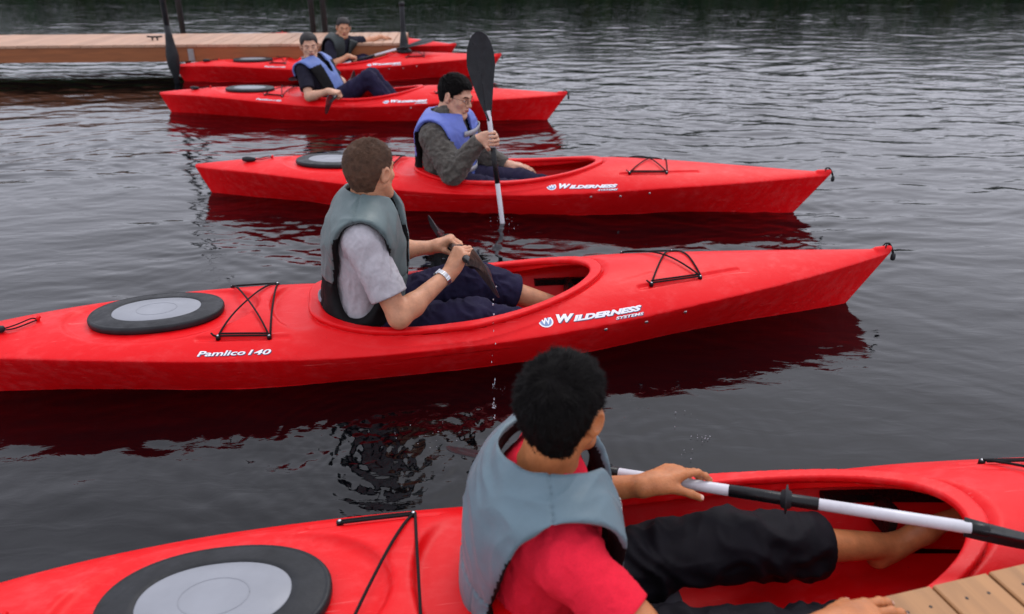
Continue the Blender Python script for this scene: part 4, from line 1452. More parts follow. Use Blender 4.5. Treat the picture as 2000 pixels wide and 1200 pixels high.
# ------------------------------------------------------------------ paddles
def paddle(center, axis, wide, half=1.07, blade_l=.44, blade_w=.175, sections=None, rings=(.17,), label='', feather=0, group='double-bladed paddles', shaft_r=.0150):
    """center: middle of the shaft; axis: along it; wide: direction of the blade width; sections: list of (from, to, 'w'/'b')"""
    center = np.asarray(center, float); a = unit(axis); w = unit(np.asarray(wide, float) - a * (np.asarray(wide, float) @ a)); nn = np.cross(a, w)
    root = empty('paddle', tuple(center))
    Mx = Matrix(((a[0], w[0], nn[0]), (a[1], w[1], nn[1]), (a[2], w[2], nn[2])))
    root.rotation_euler = Mx.to_euler()
    sh = half - blade_l
    sections = sections or [(-sh, -.46, 'b'), (-.46, -.12, 'w'), (-.12, .12, 'b'), (.12, .46, 'w'), (.46, sh, 'b')]
    def ring(x, r, n=20): return [(x, r * math.cos(2 * math.pi * k / n), r * math.sin(2 * math.pi * k / n)) for k in range(n)]
    for x0, x1, c in sections:
        r = shaft_r if c == 'w' else shaft_r + .0012
        loft_obj('shaft' if c == 'w' else 'grip_sleeve', [ring(x0, r * .9), ring(x0 + .002, r), ring((x0 + x1) / 2, r), ring(x1 - .002, r), ring(x1, r * .9)],
                 M['white_shaft'] if c == 'w' else M['black'], root)
    for x in rings:
        loft_obj('drip_ring', [ring(x - .012, .0165), ring(x - .010, .021), ring(x - .002, .024), ring(x, .036), ring(x + .003, .036), ring(x + .005, .024), ring(x + .012, .021), ring(x + .014, .0165)], M['rubber'], root)
    for g in (-1, 1):
        nu, nv = 26, 13
        top, bot = [], []
        for i in range(nu):
            t = i / (nu - 1)
            hw = blade_w / 2 * (min(1, (t / .62)) ** .85 * .93 + .07) if t < .62 else blade_w / 2 * math.sqrt(max(0, 1 - ((t - .62) / .385) ** 2.4))
            hw = max(hw, .003)
            x = g * (sh - .05 + (blade_l + .05) * t)
            asym = .014 * math.sin(math.pi * t)
            for j in range(nv):
                s_ = -1 + 2 * j / (nv - 1)
                y = s_ * hw + asym * g
                rib = .0150 * max(0, 1 - t * 1.15) ** .7 * math.exp(-(y - asym * g) ** 2 / (.0125 ** 2)) + .0045 * math.exp(-(y - asym * g) ** 2 / .008 ** 2) * (1 - t) ** .3
                spoon = .016 * (1 - (2 * t - 1) ** 2) * -1 + .010 * s_ * s_ * math.sin(math.pi * min(1, t * 1.1))
                th = .0028 * (1 - .6 * abs(s_) ** 3) + rib
                if feather and g < 0:
                    yy, zz = y, spoon
                    top.append((x, -(zz + th), yy)); bot.append((x, -(zz - th), yy))
                else:
                    top.append((x, y, spoon + th)); bot.append((x, y, spoon - th))
        n = nu * nv; fs = []
        for i in range(nu - 1):
            for j in range(nv - 1):
                k = i * nv + j
                fs.append((k, k + nv, k + nv + 1, k + 1)); fs.append((n + k, n + k + 1, n + k + nv + 1, n + k + nv))
        rim = [i * nv for i in range(nu)] + [(nu - 1) * nv + j for j in range(1, nv)] + [i * nv + nv - 1 for i in range(nu - 2, -1, -1)] + [j for j in range(nv - 2, 0, -1)]
        for i in range(len(rim)):
            p, q = rim[i], rim[(i + 1) % len(rim)]
            fs.append((p, n + p, n + q, q))
        me = make_mesh('blade', top + bot, fs, M['blade'])
        bm = bmesh.new(); bm.from_mesh(me); bmesh.ops.recalc_face_normals(bm, faces=bm.faces); bm.to_mesh(me); bm.free()
        me.set_sharp_from_angle(angle=R(60))
        link_mesh('blade', me, root)
    tag(root, label, 'paddle', group)
    return root
# ------------------------------------------------------------------ the paddlers
def open_end(F, end, d, r_out, r_in):
    """cut a sleeve or a trouser leg square and hollow it a little"""
    d = unit(d); fr = frame(d, UP if abs(d[2]) < .9 else V(1, 0, 0))
    if not hasattr(F, 'ends'): F.ends = []
    F.ends.append((end, d, r_in + .03))
    F.box(end + d * .14, fr, V(r_out, .14, r_out), .002, .004, 'sub')
    F.cap(end + d * (r_in - .018), end + d * (r_in + .05), r_in, r_in, .006, 'sub')

def seams(J, Fr, h, base, s):
    """stitched lines on a vest: shoulder seam, a seam across the back and one down each side of it"""
    r, f, u = Fr
    def fn(P):
        q = P - J['pelvis']; x = q @ r / s; y = q @ f / s; t = q @ u / h
        g = lambda d, w: np.exp(-(d / w) ** 2)
        d = base(P)
        up = np.clip((t - .9) / .06, 0, 1)
        pucker = 1 + .5 * np.sin(x * 420)
        d = d - .0045 * g(y + .012, .0030) * up * (1 + .4 * np.sin(x * 500))
        back = np.clip(-y / .03, 0, 1)
        d = d - .0040 * g(t - .44, .008) * back * pucker
        d = d + .0030 * np.exp(-np.abs(t - .44) / .05) * back * pnoise(P * 60)
        d = d - .0035 * g(np.abs(x) - .105, .0030) * back * (t < .44)
        front = np.clip(y / .03, 0, 1)
        d = d - .0040 * g(t - .50, .008) * front * pucker
        return d
    return fn

def tee(J, s, m, parent, res, sleeve=.62, wr=None, g=.011, loose=.062, torso_low=.0):
    F = Field()
    Fr, h = add_torso(F, J, s, g)
    for sd in ('R', 'L'):
        S, E = J['sh' + sd], J['el' + sd]; d = E - S; e = S + d * sleeve
        F.cap(S, S + d * (sleeve + .12), (.050 + g) * s + .006, loose * s, .03)
        open_end(F, e, d, .10, loose * s - .011)
    nb = J['neck']
    F.cap(nb, nb + Fr[2] * .12, .058 * s, .066 * s, .012, 'sub')
    return cloth('t_shirt', F, m, parent, res, wr)

def shorts(J, s, m, parent, res, hem=(.45, .45), wr=None, r=(.104, .086, .080), full=(False, False)):
    F = Field()
    pel, nb = J['pelvis'], J['neck']
    u = unit(nb - pel); shr, shl = J['shR'], J['shL']
    rr = unit((shr - shl) - u * ((shr - shl) @ u)); f = np.cross(u, rr)
    F.ell(pel, np.stack([rr, f, u]), V(.182 * s, .140 * s, .135 * s), .05)
    for sd, hm in zip(('R', 'L'), hem):
        H_, K, A = J['hip' + sd], J['kn' + sd], J['an' + sd]
        F.cap(H_, K, r[0] * s, r[1] * s, .05)
        e = K + (A - K) * hm
        F.cap(K, K + (A - K) * (hm + .12), r[1] * s, r[2] * s, .03)
        open_end(F, e, A - K, .13, r[2] * s - .010)
    nm = 'trousers' if hem[0] > .8 else 'shorts'
    return cloth(nm, F, m, parent, res, wr)

def grip(J, side, C, fwd, palm, s=1.0):
    f = unit(fwd); p = unit(palm - f * (palm @ f))
    J['wr' + side] = C - f * .078 * s - p * .031 * s
    return dict(fwd=f, palm=p, curl=(62, 78, 48), spread=1.0, thumb=(15, 40, 35), thumb_out=42)

SHAFT = {}
# ---------------- paddler 1: red tee, grey-blue vest, nearest kayak
def person_1():
    k = 1; root = empty('person'); k_place(root, k)
    s = 1.0
    J = dict(pelvis=V(1.70, .0, .115), neck=V(1.728, 0.0, .522), head=V(1.765, .0, .686))
    J['headF'] = head_frame(R(46), R(-3), 0)
    J['shR'] = V(1.745, -.190, .440); J['shL'] = V(1.775, .185, .452)
    J['elR'] = V(1.93, -.375, .300); J['elL'] = V(1.775, .285, .225)
    J['wrR'] = V(*[0, 0, 0]) + k1_local(at_z(1628, 1222, .435)); A1, B1 = k_px(1, 1185, 921, .285), k_px(1, 1900, 1032, -.150)
    C1 = A1 + (B1 - A1) * .235
    J['wrL'] = C1 - unit(V(.90, .36, .0)) * .098 + V(-.012, 0, .036)
    J['hipR'] = V(1.74, -.095, .11); J['hipL'] = V(1.74, .095, .11)
    J['knR'] = V(2.20, -.185, .115); J['knL'] = V(2.235, .095, .165)
    J['anR'] = V(2.62, -.12, .02); J['anL'] = V(2.73, .125, .070)
    J['toR'] = V(2.80, -.12, .10); J['toL'] = V(2.90, .125, .150)
    hands = dict(L=dict(fwd=V(.90, .36, .10), palm=V(.12, -.22, -1.0), curl=(24, 30, 20), spread=4, thumb=(6, 10, 10), thumb_out=36,
                        fing=((16, 26, 18), (26, 34, 22), (34, 40, 26), (40, 44, 28))),
                 R=dict(fwd=V(.97, .10, -.06), palm=V(-.05, .12, -1.0), curl=(10, 14, 10), spread=6, thumb=(5, 5, 5), thumb_out=38,
                        fing=((12, 14, 12), (10, 16, 12), (12, 18, 12), (14, 20, 14))))
    body_F, Fr, h, nails, body = build_body(J, s, M['skin_tan'], root, .006, .0030, .0024, hands, head_s=.97)
    hands_nail = mat('fingernail', (.62, .36, .28), .3)
    for sd in nails: nail_objs(nails[sd], hands_nail, root)
    hair_obj(body_F, J['head'], J['headF'], .97, M['hair_black'], root, .0034, dict(t0=.0035, t1=.007, nape=.078, lift=.17), 30000, .026, 1, .00055)
    eyes(J['head'], J['headF'], .97, root, M['hair_black'])
    tee(J, s, M['tee_red'], root, .0055, .50, [wrinkle(.0045, 17, V(.3, .2, 1), .5, 3), wrinkle(.002, 45, None, 1, 5)])
    shorts(J, s, M['pants_black'], root, .0065, (.58, .52), [wrinkle(.014, 6.5, V(.6, .2, 1), 1.9, 2), wrinkle(.006, 14, V(.2, 1, .5), .5, 8)], r=(.104, .087, .089))
    vest('life_vest', J, s, Fr, h, M['vest_blue'], M['lining'], root, .0047, seams(J, Fr, h, wrinkle(.0050, 9, V(1, 0, .4), 1.3, 4), s),
         rim=.62, thick=.054, inner=.032, zt=1.22, zb=-.02, neck_r=.098, arm_r=.146, arm_in=.060, arm_up=-.016, slot=.012, vdepth=.42, open_front=.05)
    # zip down the near front edge: tape and teeth
    r_, f_, u_ = Fr
    OF = Field(); add_torso(OF, J, s, .054, k=.07)
    def skinpt(x, t):
        o = J['pelvis'] + u_ * h * t + r_ * x; a_, b_ = 0.0, .4
        for _ in range(18):
            m_ = (a_ + b_) / 2
            if OF.ev((o + f_ * m_)[None])[0] < 0: a_ = m_
            else: b_ = m_
        return o + f_ * a_
    path = [skinpt(.012 + .05 * max(0, t - .35) + .005, t) + f_ * -.004 for t in np.linspace(.0, .92, 40)]
    zp = tube_obj('zip_tape', [path], .0042, M['lining'], root, 6)
    teeth_v, teeth_f = [], []
    P_ = np.array(path); L_ = np.concatenate([[0], np.cumsum(np.linalg.norm(np.diff(P_, axis=0), axis=1))])
    for q in np.arange(0, L_[-1], .0042):
        c_ = np.array([np.interp(q, L_, P_[:, i]) for i in range(3)]) + f_ * .0035 - r_ * .002
        o_ = len(teeth_v)
        for dx in (-.0022, .0022):
            for dy in (-.0014, .0014):
                for dz in (-.0012, .0012): teeth_v.append(c_ + r_ * dx + f_ * dy + u_ * dz)
        teeth_f += [(o_ + a, o_ + b, o_ + c, o_ + d) for a, b, c, d in ((0, 1, 3, 2), (4, 6, 7, 5), (0, 4, 5, 1), (2, 3, 7, 6), (0, 2, 6, 4), (1, 5, 7, 3))]
    zt_ = link_mesh('zip_teeth', make_mesh('zip_teeth', teeth_v, teeth_f, M['steel'], smooth=False), zp); zt_['kind'] = 'stuff'
    tag(root, 'man in a red tee and grey-blue life vest seen from behind in the nearest kayak', 'person', 'kayakers')
    return root, J, Fr, h
def k1_local(P):
    x, y = k_local(1, P[:2]); return V(x, y, P[2])

# ---------------- paddler 2: grey tee, green-grey vest
def person_2():
    k = 2; root = empty('person'); k_place(root, k)
    s = 1.06
    J = dict(pelvis=V(1.78, .0, .14), neck=V(1.842, 0.0, .635), head=V(1.872, .0, .780))
    J['headF'] = head_frame(R(43), R(-2), 0)
    J['shR'] = V(1.815, -.185, .555); J['shL'] = V(1.89, .180, .555)
    J['elR'] = V(1.925, -.285, .275); J['elL'] = V(1.95, .300, .330)
    tip, far = k_px(2, 963, 556, -.72), k_px(2, 850, 449, 1.0)
    C_R = tip + unit(far - tip) * .66; C_L = tip + unit(far - tip) * 1.06
    SHAFT[2] = (tip, far)
    hands = {}
    hands['R'] = grip(J, 'R', C_R, V(.42, .22, .70), V(.75, .35, -.55))
    hands['L'] = grip(J, 'L', C_L, V(.78, -.25, .45), V(.35, -.1, -.95))
    J['hipR'] = V(1.82, -.095, .13); J['hipL'] = V(1.82, .095, .13)
    J['knR'] = V(2.24, -.14, .16); J['knL'] = V(2.25, .10, .245)
    J['anR'] = V(2.66, -.10, .02); J['anL'] = V(2.68, .10, .075)
    J['toR'] = V(2.84, -.10, .10); J['toL'] = V(2.86, .10, .15)
    body_F, Fr, h, nails, body = build_body(J, s, M['skin_fair'], root, .007, .0034, .0027, hands, head_s=.97)
    hair_obj(body_F, J['head'], J['headF'], .97, M['hair_brown'], root, .0040, dict(t0=.004, t1=.008, nape=.072, lift=.5), 20000, .012, 2, .0005)
    eyes(J['head'], J['headF'], .97, root, M['hair_brown'])
    tee(J, s, M['tee_grey'], root, .0065, .72, [wrinkle(.0055, 15, V(.3, .2, 1), .5, 13), wrinkle(.002, 45, None, 1, 5)], loose=.070)
    shorts(J, s, M['pants_navy'], root, .0075, (.50, .50), [wrinkle(.010, 11, V(1, .2, .2), 1.5, 12), wrinkle(.004, 28, V(0, 1, .5), .6, 18)])
    vest('life_vest', J, s, Fr, h, M['vest_green'], M['lining'], root, .0062, seams(J, Fr, h, wrinkle(.0050, 9, V(1, 0, .4), 1.3, 14), s),
         low_black=lambda t, x, y: (t < .45) & (y < .13), thick=.044, inner=.018, zt=1.17, zb=.0, neck_r=.076, arm_r=.114, slot=.012, vdepth=.36, open_front=.04)
    # watch on the right wrist
    W = J['wrR']; d = unit(J['wrR'] - J['elR']); c = W - d * .045
    a = unit(np.cross(d, UP)); b = np.cross(d, a)
    n = 26
    wt = None
    for i in range(n):
        t0 = 2 * math.pi * i / n
        if wt is None:
            wt = empty('wristwatch'); wt.parent = root
        o = a * math.cos(t0) + b * math.sin(t0); tt = -a * math.sin(t0) + b * math.cos(t0)
        pc = c + o * .0335
        big = abs(((t0 - 3.9 + math.pi) % (2 * math.pi)) - math.pi) < .42
        hw = .010 if not big else .014
        vs = []
        for q in (-1, 1):
            for x, y in ((-hw, -.0015), (hw, -.0015), (hw, .002 + (.004 if big else 0)), (-hw, .002 + (.004 if big else 0))):
                vs.append(pc + tt * q * .0036 + d * x + o * y)
        me = make_mesh('link', vs, [(0, 1, 2, 3), (4, 7, 6, 5), (0, 4, 5, 1), (1, 5, 6, 2), (2, 6, 7, 3), (3, 7, 4, 0)], M['watch'], smooth=False)
        link_mesh('watch_link', me, wt)
    tag(root, 'man in a grey tee and green-grey life vest, twisting away as he lifts his paddle', 'person', 'kayakers')
    return root, J, Fr, h

# ---------------- paddler 3: fleece, royal blue vest, upright paddle
def person_3():
    k = 3; root = empty('person'); k_place(root, k)
    s = 1.10
    J = dict(pelvis=V(1.76, .0, .13), neck=V(1.79, 0.0, .555), head=V(1.862, -.01, .700))
    J['headF'] = head_frame(R(-22), R(-14), R(-4))
    J['shR'] = V(1.745, -.175, .470); J['shL'] = V(1.845, .165, .480)
    J['elR'] = V(1.875, -.285, .275); J['elL'] = V(2.00, .235, .260)
    top = k_px(3, 934, 62, -.33); bot = k_px(3, 980, 425, -.435)
    C_R = k_px(3, 956, 271, -.39); C_R = top + (bot - top) * ((top[2] - C_R[2]) / (top[2] - bot[2]))
    SHAFT[3] = (top, bot)
    hands = {'R': grip(J, 'R', C_R, V(.90, -.20, .12), V(.15, -.85, .10) * V(1, 1, 1) + V(0, .0, 0), 1.05)}
    hands['R']['thumb_out'] = 55
    J['wrL'] = k_px(3, 990, 322, .20)
    hands['L'] = dict(fwd=V(.97, .05, -.05), palm=V(0, 0, -1.), curl=(12, 16, 12), spread=6, thumb=(5, 8, 5), thumb_out=34)
    J['hipR'] = V(1.80, -.095, .12); J['hipL'] = V(1.80, .095, .12)
    J['knR'] = V(2.26, -.13, .095); J['knL'] = V(2.26, .12, .105)
    J['anR'] = V(2.66, -.10, .03); J['anL'] = V(2.66, .10, .03)
    J['toR'] = V(2.84, -.10, .11); J['toL'] = V(2.84, .10, .11)
    body_F, Fr, h, nails, body = build_body(J, s, M['skin_pale'], root, .010, .0042, .0036, hands, head_s=1.08, fat=1.04)
    hair_obj(body_F, J['head'], J['headF'], 1.08, M['hair_black'], root, .005, dict(t0=.003, t1=.012, nape=.055, lift=.35), 9000, .018, 3, .0008)
    eyes(J['head'], J['headF'], 1.08, root, M['hair_black'])
    # thin-rimmed glasses
    hc, hf = J['head'], J['headF']
    P = lambda x, y, z: hc + 1.08 * (x * hf[0] + y * hf[1] + z * hf[2])
    paths = []
    for g in (1, -1):
        paths.append([P(g * .032 + .019 * math.cos(t), .098 - .006 * abs(math.cos(t)), .001 + .0135 * math.sin(t)) for t in np.linspace(0, 2 * math.pi, 22)])
        paths.append([P(g * .050, .094, .006), P(g * .070, .07, .007), P(g * .080, .01, .004)])
    paths.append([P(-.013, .100, .004), P(0, .104, .006), P(.013, .100, .004)])
    tube_obj('glasses', paths, .0011, M['black'], root, 5)
    # fleece jacket with full sleeves
    F = Field(); add_torso(F, J, s, .020)
    for sd in ('R', 'L'):
        add_arm(F, J['sh' + sd], J['el' + sd], J['wr' + sd], s, .021, k=.03)
        F.cap(J['sh' + sd], J['el' + sd], .088, .078, .04)
        d = unit(J['wr' + sd] - J['el' + sd])
        open_end(F, J['wr' + sd] - d * .008, d, .07, .030)
    hs = 1.08
    F.cap(J['neck'] - Fr[2] * .02, J['neck'] + Fr[2] * .075 + hf[1] * .01, .078 * hs, .070 * hs, .03)
    F.cap(J['neck'] + Fr[2] * .05, J['neck'] + Fr[2] * .2, .058 * hs, .075 * hs, .01, 'sub')
    cloth('fleece_jacket', F, M['fleece'], root, .008, [wrinkle(.011, 13, unit(J['elR'] - J['shR']), 1.7, 22), wrinkle(.003, 40, None, 1, 25)])
    shorts(J, s, M['pants_navy'], root, .011, (.9, .9), [wrinkle(.008, 11, V(1, .2, .2), 1.5, 32)])
    vest('life_vest', J, s, Fr, h, M['vest_royal'], M['lining'], root, .0085, wrinkle(.0035, 9, V(1, 0, 0), .8, 34),
         low_black=lambda t, x, y: (t < .45) & (y < .085), thick=.056, inner=.022, zt=1.14, zb=.05, neck_r=.080, arm_r=.128, slot=.010, vdepth=.30, open_front=.0)
    # grey straps over the chest
    r_, f_, u_ = Fr
    pel = J['pelvis']
    SF = Field(); add_torso(SF, J, s, .066, k=.07)
    sv = []
    for t in (.86, .66, .30):
        path = []
        for ang in np.linspace(-75, 24, 19):
            d = unit(f_ * math.cos(R(ang)) + r_ * math.sin(R(ang)) * 1.2)
            lo_, hi_ = 0.0, .5
            o = pel + u_ * h * t
            for _ in range(18):
                mid = (lo_ + hi_) / 2
                if SF.ev((o + d * mid)[None])[0] < 0: lo_ = mid
                else: hi_ = mid
            path.append(o + d * lo_)
        vs = []; 
        for p in path: vs += [p - u_ * .017, p + u_ * .017]
        fs = [(2 * i, 2 * i + 2, 2 * i + 3, 2 * i + 1) for i in range(len(path) - 1)]
        me = make_mesh('strap', vs, fs, M['grey_strap'])
        o = link_mesh('strap', me, root)
        md = o.modifiers.new('thick', 'SOLIDIFY'); md.thickness = .003; md.offset = 0
    tag(root, 'dark-haired man in grey fleece and royal blue vest gripping an upright paddle', 'person', 'kayakers')
    return root, J, Fr, h

# ---------------- paddler 4: leaning back, knees up
def person_4():
    k = 4; root = empty('person'); k_place(root, k)
    s = 1.04
    J = dict(pelvis=V(1.86, .0, .15), neck=V(1.675, .0, .540), head=V(1.694, -.04, .690))
    J['headF'] = head_frame(R(-66), R(-6), R(4))
    J['shR'] = V(1.655, -.170, .465); J['shL'] = V(1.745, .160, .475)
    J['elR'] = V(1.735, -.320, .240); J['elL'] = V(1.90, .240, .300)
    J['wrR'] = k_px(4, 622, 190, -.34); J['wrL'] = V(2.07, .06, .30)
    tip = k_px(4, 636, 208, -.98); far = k_px(4, 668, 177, .0)
    C_R = tip + unit(far - tip) * .66; C_L = far
    SHAFT[4] = (tip, far)
    hands = {'R': grip(J, 'R', C_R, V(.95, -.1, -.1), V(.1, .15, -.95), 1.0), 'L': grip(J, 'L', C_L, V(.55, -.75, -.1), V(.1, 0, -1.), 1.0)}
    J['hipR'] = V(1.90, -.095, .13); J['hipL'] = V(1.90, .095, .13)
    J['knR'] = V(2.29, -.10, .395); J['knL'] = V(2.27, .10, .385)
    J['anR'] = V(2.58, -.10, .05); J['anL'] = V(2.58, .10, .05)
    J['toR'] = V(2.76, -.10, .02); J['toL'] = V(2.76, .10, .02)
    body_F, Fr, h, nails, body = build_body(J, s, M['skin_pale'], root, .013, .0060, .0055, hands, head_s=1.0)
    hair_obj(body_F, J['head'], J['headF'], 1.0, M['hair_dark'], root, .007, dict(t0=.002, t1=.012, nape=.055, lift=.4), 0, .01, 4)
    eyes(J['head'], J['headF'], 1.0, root, M['hair_dark'], 'eye_dim')
    tee(J, s, M['tee_navy'], root, .012, .72, [wrinkle(.006, 13, V(.3, .2, 1), .5, 43)], loose=.070)
    shorts(J, s, M['pants_navy'], root, .012, (.95, .95), [wrinkle(.010, 10, V(1, .2, .2), 1.5, 42)], r=(.105, .078, .07))
    vest('life_vest', J, s, Fr, h, M['vest_sky'], M['lining'], root, .011, wrinkle(.003, 9, V(1, 0, 0), .8, 44),
         low_black=lambda t, x, y: (x > .085) & (t < .84), thick=.046, inner=.018, zt=1.10, zb=.02, neck_r=.094, arm_r=.114, slot=.0, vdepth=.22)
    tag(root, 'short-haired man in a light blue vest leaning back with raised navy knees', 'person', 'kayakers')
    return root, J, Fr, h

# ---------------- paddler 5: one arm out to the dock
def person_5():
    k = 5; root = empty('person'); k_place(root, k)
    s = 1.04
    J = dict(pelvis=V(1.98, .0, .12), neck=V(2.135, .02, .505), head=V(2.195, -.01, .635))
    J['headF'] = head_frame(R(-78), R(-8), R(-6))
    J['shR'] = V(2.02, -.140, .415); J['shL'] = V(2.26, .150, .445)
    J['elR'] = V(2.03, -.290, .215); J['elL'] = V(2.46, .33, .435)
    J['wrL'] = V(2.66, .475, .475)
    C_R = k_px(5, 692, 117, -.20)
    SHAFT[5] = (k_px(5, 640, 134, -.28), k_px(5, 762, 100, -.12))
    hands = {'R': grip(J, 'R', C_R, V(.9, .1, -.2), V(.1, .0, -1.), 1.0),
             'L': dict(fwd=V(.80, .55, -.12), palm=V(0, 0, -1.), curl=(14, 24, 18), spread=5, thumb=(5, 8, 5), thumb_out=34)}
    J['hipR'] = V(2.02, -.095, .11); J['hipL'] = V(2.02, .095, .11)
    J['knR'] = V(2.42, -.13, .20); J['knL'] = V(2.42, .12, .20)
    J['anR'] = V(2.80, -.10, .03); J['anL'] = V(2.80, .10, .03)
    J['toR'] = V(2.98, -.10, .11); J['toL'] = V(2.98, .10, .11)
    body_F, Fr, h, nails, body = build_body(J, s, M['skin_fair'], root, .015, .0075, .0070, hands, head_s=1.0)
    hair_obj(body_F, J['head'], J['headF'], 1.0, M['hair_dark'], root, .008, dict(t0=.003, t1=.014, nape=.055, lift=.4), 0, .01, 5)
    eyes(J['head'], J['headF'], 1.0, root, M['hair_dark'], 'eye_dim')
    tee(J, s, M['tee_navy'], root, .014, .80, [wrinkle(.006, 13, V(.3, .2, 1), .5, 53)], loose=.068)
    shorts(J, s, M['pants_navy'], root, .014, (.95, .95), [wrinkle(.008, 10, V(1, .2, .2), 1.5, 52)])
    # hood lying round the collar
    F = Field(); F.cap(J['neck'] + V(-.07, .05, -.01), J['neck'] + V(-.03, -.08, .0), .045, .04, .04); F.cap(J['neck'] + V(-.03, -.08, 0), J['neck'] + V(.06, -.09, -.05), .04, .025, .04)
    cloth('hood', F, M['tee_navy'], root, .012)
    vest('life_vest', J, s, Fr, h, M['vest_dark'], M['lining'], root, .013, wrinkle(.003, 9, V(1, 0, 0), .8, 54),
         thick=.042, inner=.018, zt=1.10, zb=.02, neck_r=.092, arm_r=.114, slot=.010, vdepth=.26)
    tag(root, 'man in a navy tee and dark vest stretching one arm to the far dock', 'person', 'kayakers')
    return root, J, Fr, h

PEOPLE = {1: person_1(), 2: person_2(), 3: person_3(), 4: person_4(), 5: person_5()}

# ------------------------------------------------------------------ the five paddles
def kw(k, p): return k_world(k, np.asarray(p, float))
# 1: laid across the lap
A = kw(1, k_px(1, 1185, 921, .285)); B = kw(1, k_px(1, 1900, 1032, -.150))
ax = unit(B - A); c1 = A + (B - A) * .497
L1 = np.linalg.norm(B - A)
paddle(c1, ax, unit(B - V(0, 0, CAM_H)) + .12 * V(0, .6, .8), half=L1 / 2 + .035 + .44, sections=[(-L1 / 2 - .035, -L1 / 2 + .035, 'b'), (-L1 / 2 + .035, -.105, 'w'), (-.105, .105, 'b'), (.105, L1 / 2, 'w'), (L1 / 2, L1 / 2 + .035, 'b')],
       rings=(.03,), label='paddle with white shaft lying across the lap of the man in the red tee', shaft_r=.0145)
# 2: swung across the boat, nearly end on to the camera
a, b = [kw(2, p) for p in SHAFT[2]]
ax = unit(b - a); c2 = a + ax * 1.0
view = unit(c2 - V(0, 0, CAM_H)); 
paddle(c2, ax, unit(unit(np.cross(np.cross(ax, view), ax)) + .38 * unit(np.cross(ax, view))), half=1.0, sections=[(-.56, .56, 'b')], rings=(-.20, .22),
       label='all-black paddle lifted across the boat by the man in the grey tee')
# 3: upright
t, b = [kw(3, p) for p in SHAFT[3]]
ax = unit(b - t)
paddle(t + ax * 1.10, ax, V(1, -.42, 0), half=1.10, blade_l=.46, blade_w=.185,
       sections=[(-.65, -.43, 'w'), (-.43, -.21, 'b'), (-.21, .60, 'w'), (.60, .64, 'b')], rings=(),
       label='upright paddle with black blade in the air, gripped by the man in grey fleece')
# 4
a, b = [kw(4, p) for p in SHAFT[4]]
ax = unit(b - a)
paddle(a + ax * 1.0, ax, V(.2, .1, 1), half=1.0, sections=[(-.56, -.20, 'b'), (-.20, -.02, 'w'), (-.02, .56, 'b')], rings=(), label='paddle held low over the side by the man with raised knees')
# 5
a, b = [kw(5, p) for p in SHAFT[5]]
ax = unit(b - a); L5 = np.linalg.norm(b - a)
paddle(a + ax * L5 * .56, ax, V(.2, .9, .3), half=1.0, sections=[(-.56, -.16, 'w'), (-.16, .16, 'b'), (.16, .46, 'w'), (.46, .56, 'b')], rings=(), label='paddle lying aslant the cockpit of the man beside the far dock')
# ------------------------------------------------------------------ docks
def box_obj(name, o, ex, ey, ez, m, parent, bev=.004):
    """box from corner o along three edge vectors, with softened edges"""
    o, ex, ey, ez = [np.asarray(a, float) for a in (o, ex, ey, ez)]
    lx, ly, lz = [np.linalg.norm(a) for a in (ex, ey, ez)]
    ux, uy, uz = ex / lx, ey / ly, ez / lz
    b = min(bev, lx * .2, ly * .2, lz * .2)
    ring = [(b, 0), (lx - b, 0), (lx, b), (lx, lz - b), (lx - b, lz), (b, lz), (0, lz - b), (0, b)]
    vs = [o + ux * x + uz * z + uy * y for y in (0, ly) for x, z in ring]
    n = 8
    fs = [(k, (k + 1) % n, n + (k + 1) % n, n + k) for k in range(n)] + [tuple(reversed(range(n))), tuple(range(n, 2 * n))]
    me = make_mesh(name, vs, fs, m, smooth=False)
    bm = bmesh.new(); bm.from_mesh(me); bmesh.ops.recalc_face_normals(bm, faces=bm.faces); bm.to_mesh(me); bm.free()
    return link_mesh(name, me, parent)

